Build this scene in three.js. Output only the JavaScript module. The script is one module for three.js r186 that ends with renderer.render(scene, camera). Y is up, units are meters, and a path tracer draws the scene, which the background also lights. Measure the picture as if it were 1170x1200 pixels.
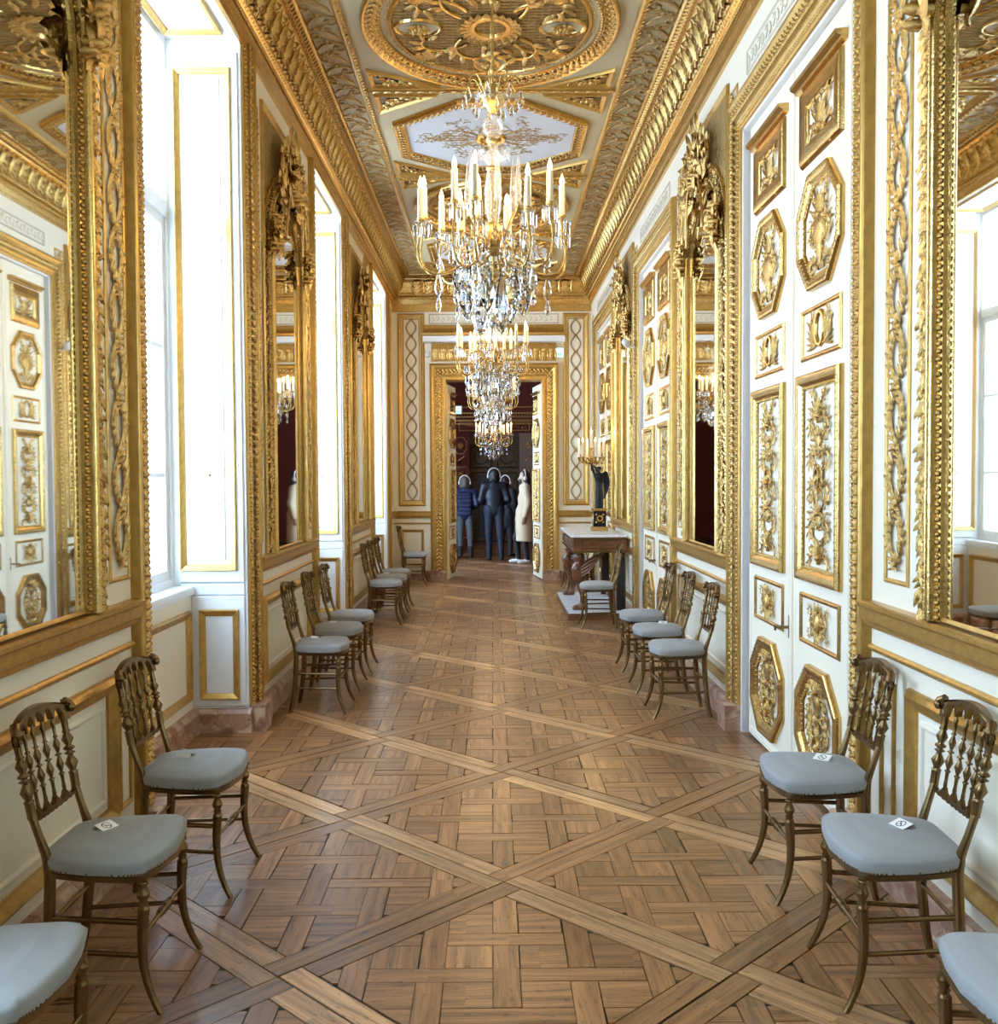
import * as THREE from 'three';
import { RectAreaLightUniformsLib } from 'three/addons/lights/RectAreaLightUniformsLib.js';
RectAreaLightUniformsLib.init();
// ---------------------------------------------------------------- camera, sky, exposure
const scene = new THREE.Scene();
const camera = new THREE.PerspectiveCamera(2 * Math.atan(600 / 1164.25) * 180 / Math.PI, 1170 / 1200, 0.05, 200);
camera.rotation.order = 'YXZ';
camera.position.set(0, 1.6, 0);
camera.rotation.set(-0.034, -0.0064, -0.0055);
const renderer = new THREE.WebGLRenderer({ antialias: true });
renderer.toneMapping = THREE.LinearToneMapping;
renderer.toneMappingExposure = 1.34;
renderer.shadowMap.enabled = true;
scene.background = new THREE.Color().setRGB(0.57, 0.80, 1.11);
scene.backgroundIntensity = 11.0;
const CANDLE = 0.15;   // candela of one electric candle

// ---------------------------------------------------------------- small library
let seedState = 12345;
function reseed(s) { seedState = s >>> 0; }
function rnd() { seedState = (seedState + 0x6d2b79f5) | 0; let t = Math.imul(seedState ^ (seedState >>> 15), 1 | seedState); t = (t + Math.imul(t ^ (t >>> 7), 61 | t)) ^ t; return ((t ^ (t >>> 14)) >>> 0) / 4294967296; }
const rr = (a, b) => a + (b - a) * rnd();
const { sin, cos, PI, sqrt, abs, min, max, hypot, atan2 } = Math;
const V3 = (x, y, z) => new THREE.Vector3(x, y, z);
const M4 = () => new THREE.Matrix4();
const used = new Map();
function numbered(name) { const k = used.get(name) || 0; used.set(name, k + 1); return k ? name + '_' + String(k).padStart(3, '0') : name; }

class Geo {
  constructor() { this.p = []; this.n = []; this.u = []; this.i = []; this.c = null; }
  get nv() { return this.p.length / 3; }
  v(x, y, z, nx, ny, nz, u = 0, w = 0) { this.p.push(x, y, z); this.n.push(nx, ny, nz); this.u.push(u, w); return this.p.length / 3 - 1; }
  tri(a, b, c) { this.i.push(a, b, c); }
  // flat quad a b c d counter-clockwise; uv in metres
  quad(a, b, c, d, uv) {
    const e = [b[0] - a[0], b[1] - a[1], b[2] - a[2]], f = [d[0] - a[0], d[1] - a[1], d[2] - a[2]];
    let n = [e[1] * f[2] - e[2] * f[1], e[2] * f[0] - e[0] * f[2], e[0] * f[1] - e[1] * f[0]];
    const l = hypot(...n) || 1; n = n.map((x) => x / l);
    const le = hypot(...e), lf = hypot(...f);
    const t = uv || [[0, 0], [le, 0], [le, lf], [0, lf]];
    const k = [a, b, c, d].map((q, j) => this.v(q[0], q[1], q[2], n[0], n[1], n[2], t[j][0], t[j][1]));
    this.i.push(k[0], k[1], k[2], k[0], k[2], k[3]);
    return this;
  }
  box(x0, y0, z0, x1, y1, z1) {
    const P = (x, y, z) => [x, y, z], Q = (a, b, c, d, f) => this.quad(a, b, c, d, [a, b, c, d].map(f));
    Q(P(x0, y0, z1), P(x1, y0, z1), P(x1, y1, z1), P(x0, y1, z1), (q) => [q[0], q[1]]);
    Q(P(x1, y0, z0), P(x0, y0, z0), P(x0, y1, z0), P(x1, y1, z0), (q) => [q[0], q[1]]);
    Q(P(x1, y0, z1), P(x1, y0, z0), P(x1, y1, z0), P(x1, y1, z1), (q) => [q[2], q[1]]);
    Q(P(x0, y0, z0), P(x0, y0, z1), P(x0, y1, z1), P(x0, y1, z0), (q) => [q[2], q[1]]);
    Q(P(x0, y1, z1), P(x1, y1, z1), P(x1, y1, z0), P(x0, y1, z0), (q) => [q[0], q[2]]);
    Q(P(x0, y0, z0), P(x1, y0, z0), P(x1, y0, z1), P(x0, y0, z1), (q) => [q[0], q[2]]);
    return this;
  }
  // append another Geo or unit shape through a matrix
  add(g, m) {
    const e = m ? m.elements : null, o = this.nv, P = g.p, N = g.n;
    if (!e) { for (let k = 0; k < P.length; k++) { this.p.push(P[k]); this.n.push(N[k]); } } else {
      const nm = new THREE.Matrix3().getNormalMatrix(m).elements;
      for (let k = 0; k < P.length; k += 3) {
        const x = P[k], y = P[k + 1], z = P[k + 2], a = N[k], b = N[k + 1], c = N[k + 2];
        this.p.push(e[0] * x + e[4] * y + e[8] * z + e[12], e[1] * x + e[5] * y + e[9] * z + e[13], e[2] * x + e[6] * y + e[10] * z + e[14]);
        const i = nm[0] * a + nm[3] * b + nm[6] * c, j = nm[1] * a + nm[4] * b + nm[7] * c, l = nm[2] * a + nm[5] * b + nm[8] * c, h = hypot(i, j, l) || 1;
        this.n.push(i / h, j / h, l / h);
      }
    }
    for (let k = 0; k < g.u.length; k++) this.u.push(g.u[k]);
    const flip = e && m.determinant() < 0;
    for (let k = 0; k < g.i.length; k += 3) flip ? this.i.push(g.i[k] + o, g.i[k + 2] + o, g.i[k + 1] + o) : this.i.push(g.i[k] + o, g.i[k + 1] + o, g.i[k + 2] + o);
    return this;
  }
  build() {
    const g = new THREE.BufferGeometry();
    g.setAttribute('position', new THREE.Float32BufferAttribute(this.p, 3));
    g.setAttribute('normal', new THREE.Float32BufferAttribute(this.n, 3));
    g.setAttribute('uv', new THREE.Float32BufferAttribute(this.u, 2));
    if (this.c) g.setAttribute('color', new THREE.Float32BufferAttribute(this.c, 3));
    g.setIndex(this.i);
    return g;
  }
}
// a grid surface f(s,t) -> [x,y,z], normals by differences
function sheet(nu, nv, f, closeU = false) {
  const g = new Geo(), e = 1e-3;
  for (let j = 0; j <= nv; j++) for (let i = 0; i <= nu; i++) {
    const s = i / nu, t = j / nv, a = f(s, t);
    const s0 = closeU ? s - e : max(0, s - e), s1 = closeU ? s + e : min(1, s + e), t0 = max(0, t - e), t1 = min(1, t + e);
    const p = f(s0, t), q = f(s1, t), r = f(s, t0), w = f(s, t1);
    const U = [q[0] - p[0], q[1] - p[1], q[2] - p[2]], W = [w[0] - r[0], w[1] - r[1], w[2] - r[2]];
    let n = [U[1] * W[2] - U[2] * W[1], U[2] * W[0] - U[0] * W[2], U[0] * W[1] - U[1] * W[0]]; const l = hypot(...n);
    n = l > 1e-14 ? n.map((x) => x / l) : [0, 0, 1];
    g.v(a[0], a[1], a[2], n[0], n[1], n[2], s, t);
  }
  for (let j = 0; j < nv; j++) for (let i = 0; i < nu; i++) { const a = j * (nu + 1) + i, b = a + 1, c = a + nu + 2, d = a + nu + 1; g.i.push(a, b, c, a, c, d); }
  return g;
}
// turned work: profile [[r, y], ...] upwards, about the y axis
function lathe(profile, seg = 10) {
  const g = new Geo(), m = profile.length;
  for (let j = 0; j < m; j++) {
    const a = profile[max(0, j - 1)], b = profile[min(m - 1, j + 1)], dr = b[0] - a[0], dy = b[1] - a[1], l = hypot(dr, dy) || 1;
    for (let i = 0; i <= seg; i++) { const t = (i / seg) * 2 * PI, c = cos(t), s = sin(t); g.v(profile[j][0] * c, profile[j][1], -profile[j][0] * s, (dy / l) * c, -dr / l, -(dy / l) * s, i / seg, profile[j][1]); }
  }
  for (let j = 0; j < m - 1; j++) for (let i = 0; i < seg; i++) { const a = j * (seg + 1) + i, b = a + 1, c = a + seg + 2, d = a + seg + 1; g.i.push(a, b, c, a, c, d); }
  return g;
}
// tube along points; radius may be a function of t; flat = squash along the second axis
function tube(pts, r, sides = 6, up = [0, 0, 1], flat = 1, cap = true) {
  const g = new Geo(), m = pts.length, R = typeof r === 'function' ? r : () => r, U0 = V3(...up);
  let L = 0;
  for (let j = 0; j < m; j++) {
    const a = pts[max(0, j - 1)], b = pts[min(m - 1, j + 1)], T = V3(b[0] - a[0], b[1] - a[1], b[2] - a[2]).normalize();
    let S = V3().crossVectors(T, U0); if (S.lengthSq() < 1e-6) S = V3().crossVectors(T, V3(1, 0.1, 0)); S.normalize();
    const W = V3().crossVectors(S, T), q = R(j / (m - 1));
    if (j) L += hypot(pts[j][0] - pts[j - 1][0], pts[j][1] - pts[j - 1][1], pts[j][2] - pts[j - 1][2]);
    for (let i = 0; i <= sides; i++) {
      const t = (i / sides) * 2 * PI, c = cos(t), s = sin(t);
      g.v(pts[j][0] + (S.x * c + W.x * s * flat) * q, pts[j][1] + (S.y * c + W.y * s * flat) * q, pts[j][2] + (S.z * c + W.z * s * flat) * q, S.x * c + W.x * s, S.y * c + W.y * s, S.z * c + W.z * s, L, i / sides * 0.1);
    }
  }
  for (let j = 0; j < m - 1; j++) for (let i = 0; i < sides; i++) { const a = j * (sides + 1) + i, b = a + 1, c = a + sides + 2, d = a + sides + 1; g.i.push(a, c, b, a, d, c); }
  if (cap) for (const j of [0, m - 1]) {
    const o = g.nv, s = j ? 1 : -1, a = pts[j], k = pts[j ? j - 1 : 1], T = V3(a[0] - k[0], a[1] - k[1], a[2] - k[2]).normalize();
    g.v(a[0], a[1], a[2], T.x, T.y, T.z);
    for (let i = 0; i <= sides; i++) { const q = (j * (sides + 1) + i) * 3; g.v(g.p[q], g.p[q + 1], g.p[q + 2], T.x, T.y, T.z); }
    for (let i = 0; i < sides; i++) s > 0 ? g.i.push(o, o + 2 + i, o + 1 + i) : g.i.push(o, o + 1 + i, o + 2 + i);
  }
  return g;
}
// moulding swept round a polygon in the xy plane. profile [[d, z], ...]: d outward from the line, z towards the viewer
function mitres(poly, closed) {
  const m = poly.length, nrm = (a, b) => { const dx = b[0] - a[0], dy = b[1] - a[1], l = hypot(dx, dy) || 1; return [dy / l, -dx / l]; };
  return poly.map((q, k) => {
    const a = k ? poly[k - 1] : closed ? poly[m - 1] : null, b = k < m - 1 ? poly[k + 1] : closed ? poly[0] : null;
    const n1 = a ? nrm(a, q) : nrm(q, b), n2 = b ? nrm(q, b) : n1, s = 1 + n1[0] * n2[0] + n1[1] * n2[1];
    return [(n1[0] + n2[0]) / s, (n1[1] + n2[1]) / s];
  });
}
function mould(poly, profile, closed = true, z0 = 0) {
  const g = new Geo(), m = poly.length, mt = mitres(poly, closed), np = profile.length;
  const pn = []; let pl = [0];
  for (let j = 0; j < np - 1; j++) { const d = profile[j + 1][0] - profile[j][0], z = profile[j + 1][1] - profile[j][1], l = hypot(d, z) || 1; pn.push([-z / l, d / l]); pl.push(pl[j] + l); }
  let run = 0;
  for (let k = 0; k < (closed ? m : m - 1); k++) {
    const A = poly[k], B = poly[(k + 1) % m], ma = mt[k], mb = mt[(k + 1) % m];
    const dx = B[0] - A[0], dy = B[1] - A[1], l = hypot(dx, dy) || 1, ox = dy / l, oy = -dx / l;
    for (let j = 0; j < np - 1; j++) {
      const nn = [0, 1].map((q) => { let n = pn[j]; const o = pn[j + (q ? 1 : -1)]; if (o && n[0] * o[0] + n[1] * o[1] > 0.55) { n = [n[0] + o[0], n[1] + o[1]]; const h = hypot(...n); n = [n[0] / h, n[1] / h]; } return n; });
      // outward profile runs d increasing; the face looks along (-dz, dd)
      const pt = (X, mm, q) => [X[0] + mm[0] * q[0], X[1] + mm[1] * q[0], z0 + q[1]];
      const q0 = profile[j], q1 = profile[j + 1], P = [pt(A, ma, q0), pt(A, ma, q1), pt(B, mb, q1), pt(B, mb, q0)], N = [nn[0], nn[1], nn[1], nn[0]];
      const id = P.map((p, w) => g.v(p[0], p[1], p[2], ox * N[w][0], oy * N[w][0], N[w][1], run + (w > 1 ? l : 0), pl[j + (w === 1 || w === 2 ? 1 : 0)]));
      g.i.push(id[0], id[1], id[2], id[0], id[2], id[3]);
    }
    run += l;
  }
  return g;
}
const rect = (x0, y0, x1, y1) => [[x0, y0], [x1, y0], [x1, y1], [x0, y1]];
function ellipse(rx, ry, n = 40, cx = 0, cy = 0) { return Array.from({ length: n }, (_, i) => [cx + rx * cos(2 * PI * i / n), cy + ry * sin(2 * PI * i / n)]); }
// filled convex polygon facing +z
function fill(poly, z = 0) {
  const g = new Geo();
  poly.forEach((q) => g.v(q[0], q[1], z, 0, 0, 1, q[0], q[1]));
  for (let k = 1; k < poly.length - 1; k++) g.i.push(0, k, k + 1);
  return g;
}
// prism of a convex polygon between z0 and z1 with a chamfer on the front
function slab(poly, z0, z1, ch = 0) {
  const g = new Geo(), prof = ch ? [[-ch, z1], [0, z1 - ch], [0, z0]] : [[0, z1], [0, z0]];
  g.add(mould(poly, prof));
  const mt = mitres(poly, true);
  g.add(fill(poly.map((q, k) => [q[0] - mt[k][0] * ch, q[1] - mt[k][1] * ch]), z1));
  return g;
}
// walk along a polyline at a pitch: fn(x, y, angle, index, t)
function along(poly, closed, pitch, off, fn) {
  const m = poly.length, mt = mitres(poly, closed), P = poly.map((q, k) => [q[0] + mt[k][0] * off, q[1] + mt[k][1] * off]);
  const segs = []; let L = 0;
  for (let k = 0; k < (closed ? m : m - 1); k++) { const a = P[k], b = P[(k + 1) % m], l = hypot(b[0] - a[0], b[1] - a[1]); segs.push([a, b, l, L]); L += l; }
  const n = max(1, Math.round(L / pitch)); let k = 0;
  for (let i = 0; i < n; i++) {
    const s = ((i + 0.5) / n) * L;
    while (k < segs.length - 1 && s > segs[k][3] + segs[k][2]) k++;
    const [a, b, l, s0] = segs[k], t = (s - s0) / l;
    fn(a[0] + (b[0] - a[0]) * t, a[1] + (b[1] - a[1]) * t, atan2(b[1] - a[1], b[0] - a[0]), i, s / L);
  }
}
// ------- unit ornaments (along +y, facing +z)
const LEAF = (() => sheet(2, 4, (s, t) => { const w = 0.5 * Math.pow(sin(PI * min(1, t * 0.92 + 0.08)), 0.8) * (1 - 0.25 * t); const q = 2 * s - 1; return [q * w, t, (1 - abs(q)) * 0.55 * sin(PI * (0.15 + 0.8 * t)) + 0.45 * t * t]; }))();
const ACAN = (() => sheet(8, 14, (s, t) => {
  const q = 2 * s - 1, a = abs(q), ph = 4 * (t - 0.32 * a) , lobe = abs(sin(PI * ph)), w = 0.5 * (0.55 + 0.5 * sin(PI * min(1, t * 0.8 + 0.12))) * (0.66 + 0.34 * lobe) * (t > 0.86 ? 1 - (t - 0.86) * 6.4 : 1);
  const curlTip = t > 0.62 ? (t - 0.62) ** 2 * 4.2 : 0;
  return [q * w, t - 0.1 * a * (1 - t) - 0.35 * curlTip * (t > 0.85 ? 1 : 0.3), 0.3 * (1 - a * a * 0.7) + 0.2 * a * lobe + (a < 0.1 ? 0.1 : 0) + curlTip];
}))();
const BEAD = (() => sheet(6, 3, (s, t) => { const a = 2 * PI * s, b = (PI / 2) * (1 - t * 0.999); return [-cos(a) * sin(b), sin(a) * sin(b) * -1, cos(b)]; }, true))();
{ // face the bead outwards
  for (let k = 0; k < BEAD.n.length; k += 3) { BEAD.n[k] = BEAD.p[k]; BEAD.n[k + 1] = BEAD.p[k + 1]; BEAD.n[k + 2] = BEAD.p[k + 2]; }
}
const BALL = lathe([[0.001, -1], [0.5, -0.866], [0.866, -0.5], [1, 0], [0.866, 0.5], [0.5, 0.866], [0.001, 1]], 8);
const mtx = (x, y, z, ang, sx, sy, sz, tilt = 0) => M4().makeTranslation(x, y, z).multiply(M4().makeRotationZ(ang)).multiply(M4().makeRotationX(tilt)).multiply(M4().makeScale(sx, sy, sz));
// a leaf from (x, y) pointing along angle a (0 = +x)
const leafAt = (g, x, y, z, a, len, wid, h = 0.3 * len, tilt = 0) => g.add(LEAF, mtx(x, y, z, a - PI / 2, wid, len, h, tilt));
const acanAt = (g, x, y, z, a, len, wid, h = 0.3 * len, tilt = 0) => g.add(ACAN, mtx(x, y, z, a - PI / 2, wid, len, h, tilt));
const beadAt = (g, x, y, z, rx, ry = rx, rz = rx, a = 0) => g.add(BEAD, mtx(x, y, z, a, rx, ry, rz));
const ballAt = (g, x, y, z, r, ry = r, rz = r) => g.add(BALL, M4().makeTranslation(x, y, z).multiply(M4().makeScale(r, ry, rz)));
// flat relief scroll: a spiral that starts at (x,y), heading a, turning by `turn` radians with growing curvature
function curl(g, x, y, z, a, len, turn, r0, r1 = r0 * 0.45, n = 12, sides = 4, leafy = 0, lk = 0.22) {
  const pts = []; let px = x, py = y, h = a;
  for (let k = 0; k <= n; k++) { pts.push([px, py, z]); const t = k / n; h += (turn / n) * (0.35 + 1.3 * t); px += cos(h) * (len / n) * (1.3 - 0.6 * t); py += sin(h) * (len / n) * (1.3 - 0.6 * t);
    if (leafy && k > 1 && k % leafy === 0) { const s = turn > 0 ? -1 : 1; leafAt(g, px, py, z, h + s * 0.7, len * lk, len * lk * 0.45, len * lk * 0.32); } }
  g.add(tube(pts, (t) => r0 + (r1 - r0) * t, sides, [0, 0, 1], 0.9, false));
  beadAt(g, px, py, z, r1 * 1.9, r1 * 1.9, r0);
  return [px, py];
}
function beadRow(g, poly, closed, pitch, off, z, r, rz = r) { along(poly, closed, pitch, off, (x, y, a) => beadAt(g, x, y, z, r, r, rz, a)); }
function leafRow(g, poly, closed, pitch, off, z, len, wid, h, skew = 0.5, tilt = 0) { along(poly, closed, pitch, off, (x, y, a, i) => leafAt(g, x - cos(a) * len * 0.5 * cos(skew), y - sin(a) * len * 0.5 * cos(skew), z, a + (i % 2 ? skew : -skew), len, wid, h, tilt)); }
// ------- objects
const on = (o) => { o.castShadow = true; o.receiveShadow = true; return o; };
function mk(name, g, mat, parent, label) { const m = on(new THREE.Mesh(g.isBufferGeometry ? g : g.build(), mat)); m.name = name; if (label) m.userData.label = label; if (parent) parent.add(m); return m; }
function grp(name, parent, x = 0, y = 0, z = 0, ry = 0) { const o = new THREE.Group(); o.name = name; o.position.set(x, y, z); o.rotation.y = ry; if (parent) parent.add(o); return o; }
function tag(o, label, category, group, kind) { o.userData.label = label; if (category) o.userData.category = category; if (group) o.userData.group = group; if (kind) o.userData.kind = kind; return o; }
function thing(name, label, category, x = 0, y = 0, z = 0, ry = 0, group) { return tag(grp(numbered(name), scene, x, y, z, ry), label, category, group); }
function struct(name, label, x = 0, y = 0, z = 0, ry = 0, category = 'wall') { return tag(grp(numbered(name), scene, x, y, z, ry), label, category, null, 'structure'); }
const stuff = (m) => { m.userData.kind = 'stuff'; return m; };
// ------- textures and materials
function noiseGrid(n, seed) { reseed(seed); const a = new Float32Array(n * n); for (let k = 0; k < a.length; k++) a[k] = rnd(); return (x, y) => { x = ((x % n) + n) % n; y = ((y % n) + n) % n; const i = Math.floor(x), j = Math.floor(y), u = x - i, v = y - j, i1 = (i + 1) % n, j1 = (j + 1) % n, s = u * u * (3 - 2 * u), t = v * v * (3 - 2 * v); return (a[j * n + i] * (1 - s) + a[j * n + i1] * s) * (1 - t) + (a[j1 * n + i] * (1 - s) + a[j1 * n + i1] * s) * t; }; }
function tex(n, f, srgb = true) { // f(u,v) -> [r,g,b] 0..1
  const d = new Uint8Array(n * n * 4);
  for (let j = 0; j < n; j++) for (let i = 0; i < n; i++) { const c = f(i / n, j / n), k = (j * n + i) * 4; d[k] = 255 * min(1, max(0, c[0])); d[k + 1] = 255 * min(1, max(0, c[1])); d[k + 2] = 255 * min(1, max(0, c[2])); d[k + 3] = 255; }
  const t = new THREE.DataTexture(d, n, n); t.wrapS = t.wrapT = THREE.RepeatWrapping; t.magFilter = THREE.LinearFilter; t.minFilter = THREE.LinearMipmapLinearFilter; if (srgb) t.colorSpace = THREE.SRGBColorSpace; t.needsUpdate = true; return t;
}
const lin = (r, g, b) => new THREE.Color().setRGB(r, g, b);
const NA = noiseGrid(64, 7), NB = noiseGrid(64, 91), NC = noiseGrid(32, 5);
const goldTone = tex(256, (u, v) => { const n = 0.84 + 0.16 * (0.5 * NA(u * 16, v * 16) + 0.3 * NB(u * 64, v * 64) + 0.2 * NC(u * 8, v * 8) * 2 - 0.1); return [n, n * 0.985, n * 0.95]; });
const fineBump = tex(256, (u, v) => { const n = 0.5 * NA(u * 64, v * 64) + 0.3 * NB(u * 32, v * 32) + 0.2 * NA(u * 16, v * 16); return [n, n, n]; }, false);
const std = (o) => new THREE.MeshStandardMaterial(o), phy = (o) => new THREE.MeshPhysicalMaterial(o);
const rep = (t, k) => { const c = t.clone(); c.repeat.set(k, k); c.needsUpdate = true; return c; };
const goldMap = rep(goldTone, 3), bumpMap3 = rep(fineBump, 4);
const M = {
  gold: std({ name: 'gold leaf', color: lin(0.72, 0.49, 0.185), map: goldMap, metalness: 1, roughness: 0.24, bumpMap: bumpMap3, bumpScale: 0.0008 }),
  goldFlat: std({ name: 'burnished gilding', color: lin(0.66, 0.41, 0.115), map: goldMap, metalness: 0.7, roughness: 0.33, bumpMap: bumpMap3, bumpScale: 0.0006 }),
  goldDull: std({ name: 'matte gilding', color: lin(0.50, 0.34, 0.135), map: goldMap, metalness: 0.6, roughness: 0.4, bumpMap: bumpMap3, bumpScale: 0.001 }),
  bronze: std({ name: 'aged chair gilding', color: lin(0.235, 0.15, 0.066), map: goldMap, metalness: 0.85, roughness: 0.25 }),
  cream: std({ name: 'off-white paint', color: lin(0.84, 0.77, 0.61), roughness: 0.45, bumpMap: bumpMap3, bumpScale: 0.0004 }),
  white: std({ name: 'white paint', color: lin(0.74, 0.745, 0.74), roughness: 0.4 }),
  ceil: std({ name: 'ceiling paint', color: lin(0.47, 0.39, 0.235), roughness: 0.6 }),
  tan: std({ name: 'tan ground', color: lin(0.40, 0.31, 0.17), roughness: 0.55 }),
  blue: std({ name: 'pale blue ground', color: lin(0.50, 0.51, 0.53), roughness: 0.6 }),
  arab: std({ name: 'pale arabesque paint', color: lin(0.52, 0.45, 0.34), roughness: 0.6 }),
  mirror: std({ name: 'mirror', color: lin(0.80, 0.77, 0.68), metalness: 1, roughness: 0.02 }),
  pane: phy({ name: 'window pane', color: lin(0.97, 0.99, 0.98), transmission: 1, thickness: 0, roughness: 0.0, ior: 1.5 }),
  crystal: phy({ name: 'cut crystal', color: lin(0.98, 0.98, 0.97), transmission: 0.9, thickness: 0, roughness: 0.0, ior: 1.6 }),
  pendant: phy({ name: 'solid crystal', color: lin(0.99, 0.99, 0.99), transmission: 1, thickness: 0.02, roughness: 0.0, ior: 1.5 }),
  wax: std({ name: 'candle tube', color: lin(0.84, 0.74, 0.55), roughness: 0.6 }),
  dark: std({ name: 'sub-floor with gap shade in its colour', color: lin(0.02, 0.014, 0.01), roughness: 0.9 }),  // near-black colour paints in the shade between the planks
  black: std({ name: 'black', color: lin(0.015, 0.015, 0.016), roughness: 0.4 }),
};
M.flame = std({ name: 'candle bulb', color: lin(1, 0.85, 0.6), emissive: lin(1, 0.72, 0.36), emissiveIntensity: 7, roughness: 0.4 });
// veined marble
const marbleT = tex(512, (u, v) => {
  let a = 0, b = 0, f = 4, w = 0.5; for (let k = 0; k < 5; k++) { a += w * NA(u * f, v * f); b += w * NB(u * f + 9, v * f); f *= 2; w *= 0.5; }
  const mx = (p, q, t) => p.map((x, k) => x + (q[k] - x) * min(1, max(0, t)));
  let c = mx([0.80, 0.71, 0.62], [0.68, 0.53, 0.45], (a - 0.4) * 5); c = mx(c, [0.57, 0.40, 0.33], (b - 0.56) * 7);
  c = mx(c, [0.40, 0.26, 0.21], 0.7 * Math.pow(1 - min(1, abs(a - 0.52) * 40), 1.5)); c = mx(c, [0.88, 0.82, 0.75], 0.6 * Math.pow(1 - min(1, abs(b - 0.45) * 60), 1.5)); return c;
});
M.marble = std({ name: 'veined brown marble', map: rep(marbleT, 1.7), color: lin(1, 0.97, 0.92), roughness: 0.28 });
// oak grain, grain along u
const oakT = tex(512, (u, v) => {
  const wav = 0.06 * NA(u * 4, v * 8) + 0.02 * NB(u * 8, v * 16), g1 = NA(u * 4, (v + wav) * 64), g2 = NB(u * 8, (v + wav) * 64 + 7), g3 = NC(u * 2, (v + wav) * 16), pore = NB(u * 32, v * 64 + 3) > 0.86 ? 0.12 : 0;
  const fleck = NA(u * 16 + 3, v * 64 + 11) > 0.9 ? 0.1 : 0, k = 0.98 - 0.30 * g1 * g2 - 0.24 * g3 - pore * 1.1 + fleck; return [k, k * (0.985 - 0.02 * g3), k * (0.95 - 0.06 * g3)];
});
M.oak = phy({ name: 'waxed oak', map: oakT, vertexColors: true, roughness: 0.42, clearcoat: 0.45, clearcoatRoughness: 0.22, bumpMap: oakT, bumpScale: 0.0008 });
M.walnut = phy({ name: 'mahogany', map: oakT, color: lin(0.25, 0.085, 0.03), roughness: 0.3, clearcoat: 0.4, clearcoatRoughness: 0.15 });
// ---------------------------------------------------------------- dimensions of the gallery (metres)
const XL = -1.55, XR = 1.555, ZB = -15.55, ZR = 2.6, HC = 4.72;
const WIN = [[-0.25, -2.07], [-4.45, -6.27], [-8.72, -10.38], [-12.85, -14.60]];
const DOORC = [-5.23, -9.54, -13.76], DH = 0.97, DTOP = 3.74;
const PIER_L = [[-2.07, -4.45], [-6.27, -8.72], [-10.38, -12.85]];
const MIR_L = [-3.2, -7.46, -11.6], MIR_R = [-2.85, -7.22, -11.55];
const PIER_R = [[DOORC[0] + 4.3 - DH, DOORC[0] + DH], [DOORC[0] - DH, DOORC[1] + DH], [DOORC[1] - DH, DOORC[2] + DH]];
const WTOP = 4.33;
const LEFT = PI / 2, RIGHT = -PI / 2;

// ---------------------------------------------------------------- floor: Versailles parquet laid on the diagonal
const floor = struct('floor', 'waxed oak parquet floor of woven square panels laid on the diagonal', 0, 0, 0, 0, 'floor');
mk('underfloor', new Geo().box(-2.9, -0.2, -27, 2.9, -0.007, ZR + 0.2), M.dark, floor);
function clipPoly(poly, nx, ny, d) { // keep nx*x + ny*y <= d
  const out = [];
  for (let k = 0; k < poly.length; k++) {
    const a = poly[k], b = poly[(k + 1) % poly.length], fa = nx * a[0] + ny * a[1] - d, fb = nx * b[0] + ny * b[1] - d;
    if (fa <= 0) out.push(a);
    if ((fa < 0 && fb > 0) || (fa > 0 && fb < 0)) { const t = fa / (fa - fb); out.push([a[0] + (b[0] - a[0]) * t, a[1] + (b[1] - a[1]) * t]); }
  }
  return out;
}
function areaOf(p) { let s = 0; for (let k = 0; k < p.length; k++) { const a = p[k], b = p[(k + 1) % p.length]; s += a[0] * b[1] - b[0] * a[1]; } return s / 2; }
const planks = [];
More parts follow.
